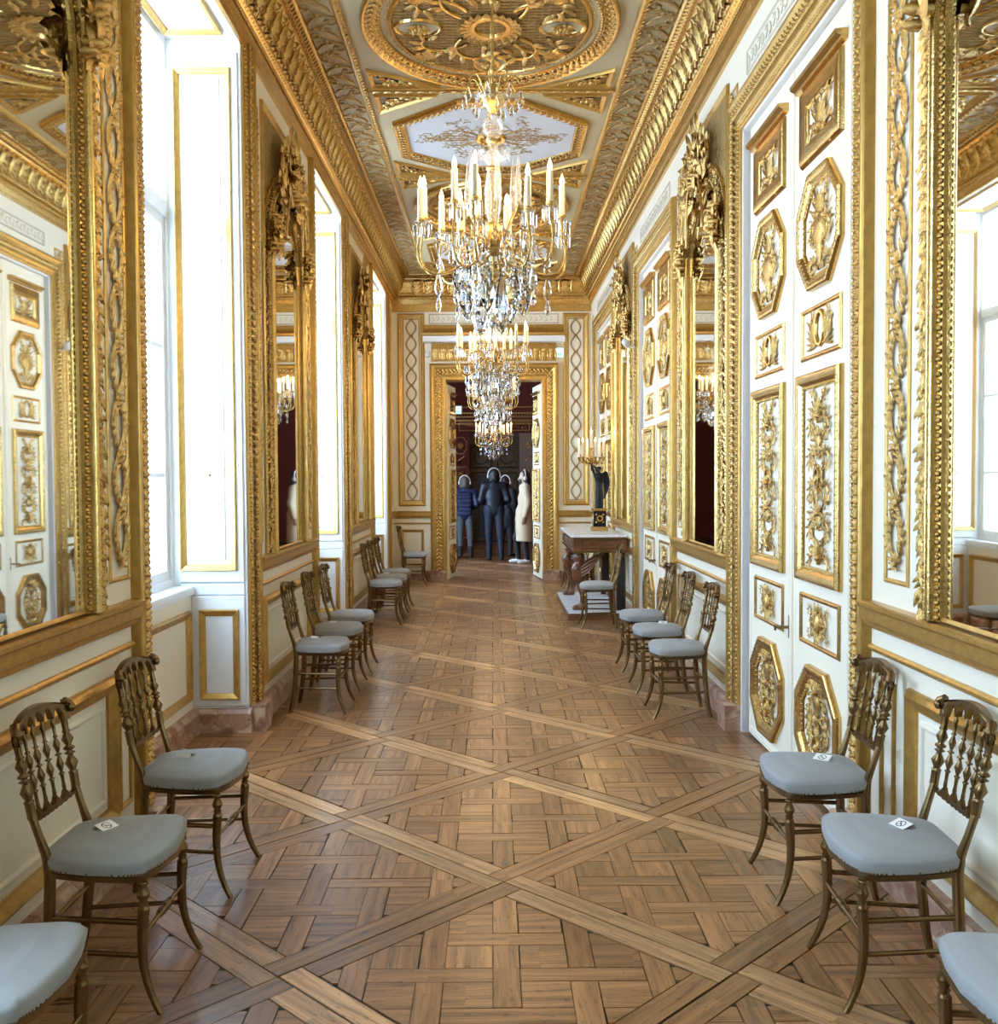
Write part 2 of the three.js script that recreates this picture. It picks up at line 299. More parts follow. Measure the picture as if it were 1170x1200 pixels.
{
  reseed(4242);
  const A = 0.738, U0 = 0.037, Z0 = 3.888, P = 0.246, SW = 0.088, FR = 0.094, GAP = 0.0021;
  const tones = [[0.40, 0.228, 0.112], [0.36, 0.198, 0.092], [0.45, 0.262, 0.132], [0.32, 0.172, 0.078], [0.42, 0.242, 0.12], [0.38, 0.213, 0.102]];
  // plan coordinates: x across, y = distance from the camera (-z)
  const put = (poly, along_, tone, bright = 1) => {
    for (const [nx, ny, d] of [[1, 0, 1.60], [-1, 0, 2.0], [0, 1, 24.9], [0, -1, 1.4]]) poly = clipPoly(poly, nx, ny, d);
    if (poly.length < 3 || abs(areaOf(poly)) < 2e-4) return;
    if (areaOf(poly) < 0) poly.reverse();
    let kk = 1;
    planks.push({ poly, dir: along_, tone: tone.map((c, k) => c * [1.14, 0.94, 0.76][k] * bright * (k === 0 ? (kk = rr(0.74, 1.2)) : kk) * (k === 2 ? rr(0.97, 1.03) : 1)), lift: rr(-0.0006, 0.0006) });
  };
  for (let j = -3; j < 32; j++) for (let i = -4; i <= 4; i++) {
    if (((i + j) & 1) === 0) continue; // panel centres
    const cx = U0 + i * A, cy = Z0 + j * A;
    if (cy + A < 1.3 || cx - A > 1.6 || cx + A < -2.0) continue;
    const R = A / Math.SQRT2, r2 = R - FR, h = Math.SQRT1_2; // half side, inner half side
    const tilt = rr(-0.004, 0.004);
    const toPlan = (u, v) => [cx + (u - v) * h, cy + (u + v) * h]; // panel axes turned 45 degrees
    // frame strips; the strips along one diagonal are toned paler
    const g = GAP * (rnd() < 0.35 ? 2.5 : 1.4);
    const pk = rr(0.9, 1.08), pale = [0.62, 0.42, 0.25].map((c) => c * pk), mid = tones[0].map((c) => c * 0.92);
    const F = [[[-R + g, -R + g], [R - FR, -R + g], [R - FR, -R + FR], [-R + g, -R + FR]], [[-R + FR, R - FR], [R - g, R - FR], [R - g, R - g], [-R + FR, R - g]],
      [[-R + g, -R + FR + g], [-R + FR - g, -R + FR + g], [-R + FR - g, R - g], [-R + g, R - g]], [[R - FR + g, -R + g], [R - g, -R + g], [R - g, R - FR - g], [R - FR + g, R - FR - g]]];
    F.forEach((f, k) => put(f.map(([u, v]) => toPlan(u, v)), k < 2 ? 1 : 3, k < 2 ? mid : pale, rr(0.9, 1.08)));
    // the weave, square with the room, clipped by the frame
    const H2 = (r2 - g) * Math.SQRT2;
    const weave = (x0, y0, x1, y1, d) => {
      const gp = () => GAP * (rnd() < 0.25 ? rr(1.2, 2.2) : rr(0.4, 1)), ga = gp(), gb = gp(), gc = gp(), gd = gp();
      let p = [[x0 + ga, y0 + gb], [x1 - gc, y0 + gb], [x1 - gc, y1 - gd], [x0 + ga, y1 - gd]];
      for (const [sx, sy] of [[1, 1], [1, -1], [-1, 1], [-1, -1]]) p = clipPoly(p, sx, sy, H2);
      if (p.length > 2) put(p.map(([x, y]) => [cx + x, cy + y]), d, tones[Math.floor(rnd() * tones.length)], rr(0.93, 1.05));
    };
    const s = SW / 2, N = 3;
    for (let a = -N; a <= N; a++) for (let b = -N; b <= N; b++) {
      weave(a * P + s, b * P + s, (a + 1) * P - s, (b + 1) * P - s, rnd() < 0.5 ? 0 : 2);      // infill square
      if (((a + b) & 1) === 0) weave(a * P - s, b * P - P + s, a * P + s, b * P + P - s, 2);      // slat running away from us, over
      else weave(a * P - P + s, b * P - s, a * P + P - s, b * P + s, 0);                          // slat running across, over
    }
  }
  // how large each plank shows from the entrance end
  for (const q of planks) { let y = 0, x = 0; q.poly.forEach((p) => { x += p[0]; y += p[1]; }); x /= q.poly.length; y /= q.poly.length; q.y = y; const seen = y > 2.75 && abs(x) < y * 0.51; q.show = seen ? abs(areaOf(q.poly)) / (y * y * y) : 0; }
  const order = planks.slice().sort((a, b) => b.show - a.show);
  const top = new Set(order.slice(0, 300));
  const plankGeo = (g, q) => {
    const o = g.nv, c = q.tone, n = q.poly.length, ang = q.dir * PI / 4, ca = cos(ang), sa = sin(ang), ou = rr(0, 9), ov = rr(0, 9), y = q.lift;
    if (!g.c) g.c = [];
    q.poly.forEach(([px, py]) => { const u = px * ca + py * sa, v = -px * sa + py * ca; g.v(px, y, -py, 0, 1, 0, u * 1.1 + ou, v * 2.2 + ov); g.c.push(...c); });
    for (let k = 1; k < n - 1; k++) g.i.push(o, o + k, o + k + 1);
    for (let k = 0; k < n; k++) {
      const a = q.poly[k], b = q.poly[(k + 1) % n], dx = b[0] - a[0], dy = b[1] - a[1], l = hypot(dx, dy) || 1, w = g.nv;
      for (const [p, yy] of [[a, y - 0.006], [b, y - 0.006], [b, y], [a, y]]) { g.v(p[0], yy, -p[1], dy / l, 0, dx / l, p[0] + ou, yy + ov); g.c.push(...c); }
      g.i.push(w, w + 1, w + 2, w, w + 2, w + 3);
    }
  };
  for (const q of planks) if (top.has(q)) { const g = new Geo(); plankGeo(g, q); mk('plank', g, M.oak, floor); }
  const rest = new Geo();
  for (const q of planks) if (!top.has(q)) plankGeo(rest, q);
  stuff(mk('parquet_planks', rest, M.oak, floor));
}

// ---------------------------------------------------------------- room shell
const SHELL_L = -2.1;
const wallLeft = struct('wall_left', 'off-white panelled window wall with gilded mouldings, mirrors and tall piers');
{
  const g = new Geo(); let z = ZR;
  for (const [a, b] of [...WIN, [ZB - 0.4, ZB - 0.4]]) { g.box(SHELL_L, 0, a, XL, 4.9, z); z = b; }
  mk('masonry', g, M.cream, wallLeft);
  WIN.forEach(([a, b]) => mk('lintel', new Geo().box(SHELL_L, WTOP, b, XL, 4.9, a), M.white, wallLeft));
}
const wallRight = struct('wall_right', 'off-white panelled wall with gilded double doors and mirrored piers');
{
  const g = new Geo(); let z = ZR;
  for (const c of DOORC) { g.box(XR, 0, c + DH, 2.0, 4.9, z); z = c - DH; }
  g.box(XR, 0, ZB - 0.4, 2.0, 4.9, z);
  mk('masonry', g, M.cream, wallRight);
  DOORC.forEach((c) => mk('lintel', new Geo().box(XR, DTOP, c - DH, 2.0, 4.9, c + DH), M.cream, wallRight));
  DOORC.forEach((c) => mk('door_backing', new Geo().box(1.8, 0, c - DH, 2.0, DTOP, c + DH), M.cream, wallRight));
}
const BO = [-0.735, 0.80], BTOP = 3.15; // doorway in the end wall
const wallBack = struct('wall_back', 'off-white end wall with gilded doorway and tall vine panels');
mk('masonry', new Geo().box(-2.6, 0, ZB - 0.4, BO[0], 4.9, ZB).box(BO[1], 0, ZB - 0.4, 2.6, 4.9, ZB).box(BO[0], BTOP, ZB - 0.4, BO[1], 4.9, ZB), M.cream, wallBack);
const wallEntrance = struct('wall_entrance', 'plain off-white wall at the entrance end');
mk('masonry', new Geo().box(SHELL_L, 0, ZR, 2.0, 4.9, ZR + 0.3), M.cream, wallEntrance);
const ceiling = struct('ceiling', 'coffered ceiling with gilded oval and octagon compartments', 0, 0, 0, 0, 'ceiling');
mk('slab', new Geo().box(SHELL_L, HC, ZB - 0.4, 2.0, 4.95, ZR + 0.3), M.ceil, ceiling);

// ---------------------------------------------------------------- marble skirting
const BBP = [[0, 0], [0.045, 0.001], [0.045, 0.125], [0.03, 0.15], [0, 0.158]];
function skirting(parent, x0, z0, x1, z1) { // runs from 0 to 1, projecting to the left-hand side of travel seen from above
  const dx = x1 - x0, dz = z1 - z0, l = hypot(dx, dz), nx = dz / l, nz = -dx / l, g = new Geo();
  for (let k = 0; k < BBP.length - 1; k++) { const [p, y] = BBP[k], [q, w] = BBP[k + 1]; g.quad([x0 + nx * p, y, z0 + nz * p], [x0 + nx * q, w, z0 + nz * q], [x1 + nx * q, w, z1 + nz * q], [x1 + nx * p, y, z1 + nz * p], [[0, y + p], [0, w + q], [l, w + q], [l, y + p]]); }
  for (const [ex, ez, s] of [[x0, z0, 1], [x1, z1, -1]]) g.quad(...(s > 0 ? [[ex, 0, ez], [ex, 0.155, ez], [ex + nx * 0.044, 0.14, ez + nz * 0.044], [ex + nx * 0.045, 0, ez + nz * 0.045]] : [[ex + nx * 0.045, 0, ez + nz * 0.045], [ex + nx * 0.044, 0.14, ez + nz * 0.044], [ex, 0.155, ez], [ex, 0, ez]]));
  return mk('skirting_block', g, M.marble, parent);
}
const bbL = struct('baseboard_left', 'brown veined marble skirting along the window wall', 0, 0, 0, 0, 'baseboard');
{
  let z = ZR;
  for (const [a, b] of [...WIN, [ZB, ZB]]) {
    skirting(bbL, XL, a + (a === b ? 0 : 0.1), XL, z - (z === ZR ? 0 : 0.1));
    if (a !== b) { skirting(bbL, -1.9, b, -1.9, a); skirting(bbL, XL + 0.02, b, -1.9, b); skirting(bbL, -1.9, a, XL + 0.02, a); }
    z = b;
  }
}
const bbR = struct('baseboard_right', 'brown veined marble skirting below the mirrored piers', 0, 0, 0, 0, 'baseboard');
{ let z = ZR; for (const c of [...DOORC, null]) { const a = c === null ? ZB : c + DH; skirting(bbR, XR, z - (c === DOORC[0] ? 0 : 0.1), XR, a + (c === null ? 0 : 0.1)); if (c !== null) { mk('plinth_block', new Geo().box(XR - 0.1, 0, a, XR, 0.16, a + 0.2), M.marble, bbR); mk('plinth_block', new Geo().box(XR - 0.1, 0, c - DH - 0.2, XR, 0.16, c - DH), M.marble, bbR); z = c - DH; } } }
const bbB = struct('baseboard_back', 'brown marble skirting of the end wall', 0, 0, 0, 0, 'baseboard');
skirting(bbB, BO[0] - 0.24, ZB, XL, ZB); skirting(bbB, XR, ZB, BO[1] + 0.24, ZB);
for (const x of [BO[0] - 0.24, BO[1]]) mk('plinth_block', new Geo().box(x, 0, ZB, x + 0.24, 0.165, ZB + 0.1), M.marble, bbB);
// ---------------------------------------------------------------- shared ornament
const ARCHP = [[0, 0], [0, 0.012], [0.006, 0.016], [0.05, 0.018], [0.056, 0.026], [0.066, 0.026], [0.08, 0.022], [0.165, 0.042], [0.172, 0.05], [0.185, 0.052], [0.195, 0.048], [0.2, 0.04], [0.208, 0.0]];
function archOrnament(path, closed = false) {
  const g = new Geo();
  beadRow(g, path, closed, 0.028, 0.028, 0.016, 0.0115, 0.013);
  beadRow(g, path, closed, 0.03, 0.062, 0.025, 0.006, 0.007);
  along(path, closed, 0.048, 0.122, (x, y, a, i) => { for (const s of [-1, 1]) leafAt(g, x, y, 0.03, a + s * 0.85, 0.052, 0.03, 0.022); beadAt(g, x, y, 0.033, 0.012, 0.012, 0.018); });
  return g;
}
const PANEL = [[-0.028, 0], [-0.026, 0.008], [-0.018, 0.014], [-0.006, 0.016], [0, 0.024], [0.008, 0.024], [0.012, 0.012], [0.014, 0]];
const THIN = [[-0.014, 0], [-0.012, 0.008], [-0.004, 0.012], [0.004, 0.012], [0.01, 0.006], [0.012, 0]];
const BIGP = [[-0.05, 0], [-0.048, 0.012], [-0.036, 0.014], [-0.02, 0.03], [-0.004, 0.034], [0.004, 0.026], [0.014, 0.02], [0.02, 0.008], [0.02, 0]];
const scaleP = (p, k) => p.map(([a, b]) => [a * k, b * k]);
// laurel branches crossing in a chain of ovals: height h, half width w, oval pitch L
function wreath(h, w, L = 0.23, leaf = 0.042) {
  const g = new Geo(), n = Math.round(h / L), l = h / n;
  for (const s of [-1, 1]) {
    const X = (y) => s * w * sin(PI * y / l) * ((Math.floor(y / l) % 2) ? 1 : 1);
    const pts = []; for (let k = 0; k <= n * 8; k++) pts.push([s * w * sin(PI * (k / 8)), k / 8 * l, 0.006]);
    g.add(tube(pts, 0.0045, 4, [0, 0, 1], 1, false));
    const m = Math.round(h / (leaf * 0.62));
    for (let k = 0; k < m; k++) { const y = (k + 0.5) / m * h, x = s * w * sin(PI * y / l), a = atan2(1, s * w * PI / l * cos(PI * y / l)); for (const q of [-1, 1]) leafAt(g, x, y, 0.006, a + q * 0.55, leaf, leaf * 0.42, leaf * 0.36); }
  }
  for (let k = 0; k <= n; k++) { beadAt(g, 0, k * l, 0.008, 0.013, 0.016, 0.016); for (const q of [-1, 1]) { leafAt(g, 0, k * l, 0.01, PI / 2 + q * 1.9, 0.045, 0.014, 0.02); leafAt(g, 0, k * l, 0.01, PI / 2 + q * 1.1, 0.035, 0.014, 0.02); } }
  return g;
}
// symmetric carved relief of scrolls, foliage and small motifs, fitted to w by h, centred
function relief(w, h, seed, rows) {
  const g = new Geo(); reseed(seed); const hw = w / 2, hh = h / 2, n = rows || max(2, Math.round(h / (w * 0.42))), u = min(hw, h / n) , z = 0.006;
  for (let k = 0; k < n; k++) {
    const y = -hh + (k + 0.5) * h / n, s = h / n, kind = (k + seed) % 4;
    for (const q of [-1, 1]) {
      reseed(seed * 31 + k);
      curl(g, q * u * 0.08, y - s * 0.42, z, PI / 2 - q * rr(0.6, 0.9), u * 1.15, q * -rr(3.6, 4.8), u * 0.045, u * 0.025, 14, 4, 2);
      curl(g, q * u * 0.1, y + s * 0.1, z, PI / 2 - q * rr(1.1, 1.5), u * 1.0, q * rr(3.2, 4.4), u * 0.04, u * 0.022, 12, 4, 3);
      for (let m = 0; m < 7; m++) { const x = q * u * rr(0.1, 0.66), yy = y + s * rr(-0.46, 0.46); leafAt(g, x, yy, z, PI / 2 - q * rr(0.1, 1.9), u * rr(0.2, 0.34), u * rr(0.09, 0.14), u * rr(0.06, 0.12)); }
      for (let m = 0; m < 3; m++) beadAt(g, q * u * rr(0.2, 0.7), y + s * rr(-0.4, 0.4), z, u * 0.04, u * 0.04, u * 0.06);
    }
    if (kind === 0) { g.add(lathe([[0.01, 0], [0.5, 0.05], [0.25, 0.2], [0.7, 0.5], [0.85, 0.8], [0.6, 0.9], [0.8, 1]], 10), M4().makeTranslation(0, y - s * 0.35, z).multiply(M4().makeScale(u * 0.26, s * 0.55, u * 0.12))); for (let a = -2; a <= 2; a++) leafAt(g, 0, y + s * 0.15, z, PI / 2 + a * 0.4, s * 0.34, u * 0.13, u * 0.1); }
    if (kind === 1) { for (let a = -3; a <= 3; a++) leafAt(g, 0, y - s * 0.25, z, PI / 2 + a * 0.42, s * 0.55, u * 0.12, u * 0.12); beadAt(g, 0, y - s * 0.25, z, u * 0.1, u * 0.1, u * 0.12); }
    if (kind === 2) { for (let a = 0; a < 9; a++) leafAt(g, 0, y, z, a * 0.698, min(u * 0.4, s * 0.42), u * 0.13, u * 0.1); beadAt(g, 0, y, z, u * 0.08, u * 0.08, u * 0.14); }
    if (kind === 3) { g.add(mould(ellipse(u * 0.2, min(u * 0.26, s * 0.36), 16, 0, y), [[-0.2 * u * 0.3, 0], [-0.02 * u, u * 0.08], [0.03 * u, u * 0.08], [0.06 * u, 0]]), M4().makeTranslation(0, 0, z)); beadAt(g, 0, y, z, u * 0.1, min(u * 0.15, s * 0.2), u * 0.12); for (let a = 0; a < 12; a++) beadAt(g, cos(a * 0.5236) * u * 0.29, y + sin(a * 0.5236) * min(u * 0.36, s * 0.46), z, u * 0.035, u * 0.035, u * 0.06); }
  }
  return g;
}
// ---------------------------------------------------------------- one pier of panelling (local x along the wall, centred; y up; z into the room)
const wreathGeo = wreath(2.76, 0.06, 0.23, 0.054).build();
const dadoFrame = mould(rect(-0.80, 0.235, 0.80, 0.79), BIGP).build(), dadoInner = mould(rect(-0.71, 0.325, 0.71, 0.70), THIN).build();
const narrowFrame = mould(rect(-0.06, 0.24, 0.06, 0.785), THIN).build();
const wreathFrame = mould(rect(-0.105, 1.19, 0.105, 4.06), scaleP(THIN, 0.8)).build();
const RAILP = [[0.985, 0], [0.985, 0.02], [0.995, 0.034], [1.01, 0.038], [1.02, 0.05], [1.065, 0.052], [1.075, 0.062], [1.088, 0.062], [1.094, 0.05], [1.094, 0]];
function run(profile, x0, x1) { // horizontal moulding: profile [[y, z], ...] upwards
  const g = new Geo();
  for (let k = 0; k < profile.length - 1; k++) { const [a, z] = profile[k], [b, w] = profile[k + 1]; g.quad([x0, a, z], [x1, a, z], [x1, b, w], [x0, b, w]); }
  for (const [x, s] of [[x0, -1], [x1, 1]]) for (let k = 1; k < profile.length - 1; k++) { const [a, z] = profile[k], [b, w] = profile[k + 1]; s > 0 ? g.quad([x, a, z], [x, a, 0], [x, b, 0], [x, b, w]) : g.quad([x, a, 0], [x, a, z], [x, b, w], [x, b, 0]); }
  return g;
}
const BARP = [[0.886, 0], [0.888, 0.01], [0.896, 0.016], [0.904, 0.016], [0.912, 0.01], [0.914, 0]];
const trellisGeo = (() => {
  const g = new Geo(); const x0 = -0.66, x1 = 0.66, y0 = 3.1, y1 = 4.12, p = 0.062, b = 0.005;
  for (const s of [-1, 1]) for (let c = -1.9; c < 1.9; c += p) { // lines y - yc = s (x) + c
    const yc = (y0 + y1) / 2; let a = x0, e = x1; const f = (x) => yc + s * x + c, inv = (y) => (y - yc - c) / s;
    const lo = min(inv(y0), inv(y1)), hi = max(inv(y0), inv(y1)); a = max(a, lo); e = min(e, hi); if (e - a < 0.02) continue;
    g.add(tube([[a, f(a), 0.003], [e, f(e), 0.003]], b, 4, [0, 0, 1], 1, false));
  }
  return g.build();
})();
const trellisGround = slab(rect(-0.68, 3.08, 0.68, 4.14), 0, 0.003).build(), trellisFrame = mould(rect(-0.68, 1.11, 0.68, 4.14), PANEL).build();
const PLINTH = slab(rect(-0.1, 0, 0.1, 0.17), 0, 0.1).build();
function pier(parent, x, z, ry, xa, xb) { // xa, xb: local ends of the pier
  const o = grp('pier_panelling', parent, x, 0, z, ry);
  mk('chair_rail', run(RAILP, xa + 0.2, xb - 0.2), M.goldFlat, o);
  mk('bar_moulding', run(BARP, xa + 0.2, xb - 0.2), M.goldFlat, o);
  mk('dado_frame', dadoFrame, M.goldFlat, o); mk('dado_inner_frame', dadoInner, M.cream, o);
  for (const s of [-1, 1]) {
    const w = s < 0 ? -xa - 0.2 : xb - 0.2, c = s * min(0.95, (w + 0.79) / 2);
    mk('narrow_dado_frame', narrowFrame, M.goldFlat, o).position.x = s * (0.83 + w) / 2;
    mk('laurel_frame', wreathFrame, M.goldFlat, o).position.x = c;
    mk('laurel_garland', wreathGeo, M.gold, o).position.set(c, 1.25, 0.002);
  }
  mk('trellis_ground', trellisGround, M.goldDull, o); mk('trellis', trellisGeo, M.goldDull, o); mk('field_frame', trellisFrame, M.goldFlat, o);
  return o;
}
PIER_L.forEach(([a, b], k) => pier(wallLeft, XL, MIR_L[k], LEFT, MIR_L[k] - a, MIR_L[k] - b));
PIER_R.forEach(([a, b], k) => pier(wallRight, XR, MIR_R[k], RIGHT, b - MIR_R[k], a - MIR_R[k]));
// the plain ends next to the end wall
{ const o = grp('end_panelling', wallLeft, XL, 0, (WIN[3][1] + ZB) / 2, LEFT), w = (WIN[3][1] - ZB) / 2; mk('chair_rail', run(RAILP, -w + 0.2, w), M.goldFlat, o); mk('bar_moulding', run(BARP, -w + 0.2, w), M.goldFlat, o); mk('laurel_frame', wreathFrame, M.goldFlat, o).position.x = 0.12; }
{ const o = grp('end_panelling', wallRight, XR, 0, (DOORC[2] - DH + ZB) / 2, RIGHT), w = (DOORC[2] - DH - ZB) / 2; mk('chair_rail', run(RAILP, -w, w - 0.2), M.goldFlat, o); mk('bar_moulding', run(BARP, -w, w - 0.2), M.goldFlat, o); mk('laurel_frame', wreathFrame, M.goldFlat, o).position.x = -0.12; }

// ---------------------------------------------------------------- windows
const vArch = mould([[0, 0.158], [0, WTOP]], ARCHP, false).build(), vOrn = archOrnament([[0, 0.158], [0, WTOP]]).build();
// bars of a frame: outer rect with bar width b
function bars(g, x0, y0, x1, y1, b, z0, z1) { g.box(x0, y0, z0, x0 + b, y1, z1).box(x1 - b, y0, z0, x1, y1, z1).box(x0 + b, y0, z0, x1 - b, y0 + b, z1).box(x0 + b, y1 - b, z0, x1 - b, y1, z1); return g; }
WIN.forEach(([za, zb], k) => {
  const zc = (za + zb) / 2, hw = (za - zb) / 2;
  const o = struct('window_' + (k + 1), 'tall white casement window in a deep panelled reveal' + [' behind the first chair', ' beside the first mirror pier', ' between the second and third mirror piers', ' next to the end wall'][k], XL, 0, zc, LEFT, 'window');
  // local: x along the wall, z = 0 is the wall face, negative z is the reveal
  for (const s of [-1, 1]) { // gilded architrave up each side; s = 1 is the far side
    const a = grp('architrave', o, s * hw, 0, 0); a.scale.x = s; mk('moulding', vArch, M.goldFlat, a); mk('leaf_and_bead', vOrn, M.gold, a);
    mk('plinth_block', PLINTH, M.marble, o).position.x = s * (hw + 0.1);
  }
  if (!k) { mk('apron', new Geo().box(-hw, 0, -0.5, hw, 0.88, -0.35), M.white, o); mk('sill', new Geo().box(-hw, 0.88, -0.5, hw, 0.93, -0.34), M.white, o); }
  else {
    mk('apron', new Geo().box(-hw, 0, -0.5, hw, 0.87, -0.35), M.cream, o);
    const ap = grp('apron_panel', o, 0, 0, -0.35); mk('frame', mould(rect(-hw + 0.12, 0.24, hw - 0.12, 0.77), scaleP(PANEL, 1.2)), M.goldFlat, ap);
    mk('sill', slab(rect(-hw, -0.52, hw, -0.325), 0, 0.05, 0.008).build().rotateX(-PI / 2).translate(0, 0.88, -0.85).translate(0, 0, 0), M.white, o);
    // folding shutter boxes on the far side, facing the camera, and the plain near side
    for (const s of [-1, 1]) {
      const r = grp('shutter_side', o, s * (hw - 0.001), 0, 0, -s * PI / 2); // local x across the reveal, z into the opening
      const d = (u) => s > 0 ? -u : u; // u = depth from the wall face
      const R = (u0, y0, u1, y1) => rect(min(d(u0), d(u1)), y0, max(d(u0), d(u1)), y1);
      const S = (u0, u1) => [min(d(u0), d(u1)), max(d(u0), d(u1))];
      const [a0, a1] = S(0.0, 0.5);
      mk('lining', new Geo().box(a0, 0.155, 0, a1, WTOP, 0.012), M.white, r);
      mk('stile', slab(R(0.015, 0.955, 0.42, 4.24), 0.012, 0.03, 0.004), M.white, r);
      mk('panel_frame', mould(R(0.07, 1.04, 0.40, 4.13), PANEL, true, 0.03), M.goldFlat, r);
      mk('panel_field', slab(R(0.125, 1.095, 0.345, 4.075), 0.03, 0.038, 0.006), M.white, r);
      mk('dado_field', slab(R(0.015, 0.17, 0.35, 0.865), 0.012, 0.026, 0.004), M.white, r);
      mk('dado_band', slab(R(0.015, 0.875, 0.42, 0.945), 0.012, 0.024, 0.003), M.white, r);
      mk('dado_frame', mould(R(0.065, 0.225, 0.29, 0.77), PANEL, true, 0.026), M.goldFlat, r);
      const kn = mk('knob', new Geo(), M.gold, r); const kg = new Geo(); ballAt(kg, d(0.22), 1.63, 0.052, 0.009); ballAt(kg, d(0.22), 1.63, 0.044, 0.012, 0.012, 0.006); kn.geometry = kg.build();
      const k2 = new Geo(); ballAt(k2, d(0.045), 1.69, 0.04, 0.008); mk('knob', k2, M.white, r);
    }
    const so = grp('soffit_panel', o, 0, WTOP - 0.001, -0.26); so.rotation.x = PI / 2; // facing down
    mk('frame', mould(rect(-hw + 0.12, -0.17, hw - 0.12, 0.17), PANEL), M.goldFlat, so);
  }
  // casements
  const f = grp('casement_frame', o, 0, 0, -0.5), fg = new Geo(), y0 = 0.93, y1 = WTOP, yt = 3.27, fw = 0.05;
  bars(fg, -hw, y0, hw, y1, fw, -0.05, 0.04); fg.box(-hw + fw, yt - 0.045, -0.05, hw - fw, yt + 0.045, 0.05); fg.box(-0.03, yt + 0.045, -0.04, 0.03, y1 - fw, 0.035);
  mk('frame', fg, M.white, f);
  for (const s of [-1, 1]) {
    const l = grp('casement', o, s * (hw - fw) / 2, 0, -0.5), lw = (hw - fw) / 2, lg = new Geo();
    bars(lg, -lw, y0 + fw, lw, yt - 0.045, 0.055, -0.025, 0.025);
    const ys = [y0 + fw + 0.055, 1.63, 2.25, 2.87 - 0.02, yt - 0.1].filter((v, q) => q !== 3), gaps = [];
    const bh = 0.028; for (const y of [1.63, 2.42]) lg.box(-lw + 0.055, y - bh / 2, -0.018, lw - 0.055, y + bh / 2, 0.018);
    mk('sash', lg, M.white, l);
    for (const [a, b] of [[y0 + fw + 0.05, 1.62], [1.64, 2.41], [2.43, yt - 0.09]]) mk('pane', new Geo().quad([-lw + 0.05, a, 0], [lw - 0.05, a, 0], [lw - 0.05, b, 0], [-lw + 0.05, b, 0]), M.pane, l);
    mk('pane', new Geo().quad([-lw + 0.02, yt + 0.04, 0], [lw - 0.02, yt + 0.04, 0], [lw - 0.02, y1 - fw, 0], [-lw + 0.02, y1 - fw, 0]), M.pane, l);
    const h = new Geo(); for (const y of [1.2, 1.9, 2.6, 3.05]) h.add(tube([[s * (lw + 0.005), y - 0.035, 0.03], [s * (lw + 0.005), y + 0.035, 0.03]], 0.008, 6)); mk('hinge', h, M.white, l);
  }
});
// ---------------------------------------------------------------- gilded cornice: profile [projection, y], one straight run per wall, mitred at the end wall
const CORN = [[0, 4.30], [0.022, 4.302], [0.026, 4.315], [0.03, 4.33], [0.046, 4.375], [0.056, 4.38], [0.06, 4.395], [0.07, 4.41], [0.085, 4.42], [0.10, 4.43], [0.105, 4.445], [0.115, 4.455], [0.125, 4.46], [0.132, 4.50], [0.145, 4.56], [0.168, 4.615], [0.205, 4.655], [0.212, 4.668], [0.235, 4.675], [0.25, 4.69], [0.272, 4.695], [0.285, 4.705], [0.295, HC]];
const corniceLen = 18;
function corniceRun(g, len, m0, m1) { // local: along +x from 0 to len, z out of the wall; m0/m1 = 1 where the end is mitred
  let L = 0;
  for (let k = 0; k < CORN.length - 1; k++) {
    const [p, y] = CORN[k], [q, w] = CORN[k + 1], d = hypot(q - p, w - y);
    g.quad([m0 * p, y, p], [len - m1 * p, y, p], [len - m1 * q, w, q], [m0 * q, w, q], [[0, L], [len, L], [len, L + d], [0, L + d]]); L += d;
  }
}
function corniceOrnament(len, m0, m1) {
  const lf = new Geo(), bd = new Geo();
  const P = 0.19, n = Math.floor((len - 0.26 * (m0 + m1)) / P), x0 = (len - n * P) / 2 + (m0 - m1) * 0.06;
  // big leaves leaning out along the hollow, small ones between them
  for (let k = 0; k < n; k++) {
    const x = x0 + (k + 0.5) * P;
    lf.add(ACAN, M4().makeTranslation(x, 4.455, 0.112).multiply(M4().makeRotationX(0.22)).multiply(M4().makeScale(0.2, 0.235, 0.085)));
    lf.add(LEAF, M4().makeTranslation(x + P / 2, 4.46, 0.125).multiply(M4().makeRotationX(0.3)).multiply(M4().makeScale(0.06, 0.2, 0.06)));
  }
  const row = (pitch, fn) => { const m = Math.floor((len - 0.12 * (m0 + m1)) / pitch), o = (len - m * pitch) / 2; for (let k = 0; k < m; k++) fn(o + (k + 0.5) * pitch, k); };
  row(0.034, (x) => bd.add(BEAD, M4().makeTranslation(x, 4.40, 0.066).multiply(M4().makeScale(0.012, 0.014, 0.012))));
  row(0.05, (x) => { for (const s of [-1, 1]) bd.add(LEAF, M4().makeTranslation(x, 4.418, 0.085).multiply(M4().makeRotationX(0.6)).multiply(M4().makeRotationZ(s * 0.5)).multiply(M4().makeScale(0.02, 0.036, 0.016))); });
  row(0.055, (x) => bd.add(LEAF, M4().makeTranslation(x, 4.674, 0.226).multiply(M4().makeRotationX(1.1)).multiply(M4().makeRotationZ(0.7)).multiply(M4().makeScale(0.03, 0.06, 0.02))));
  row(0.045, (x) => bd.add(LEAF, M4().makeTranslation(x, 4.335, 0.03).multiply(M4().makeRotationX(0.3)).multiply(M4().makeScale(0.02, 0.03, 0.008))));
  return [lf, bd];
}
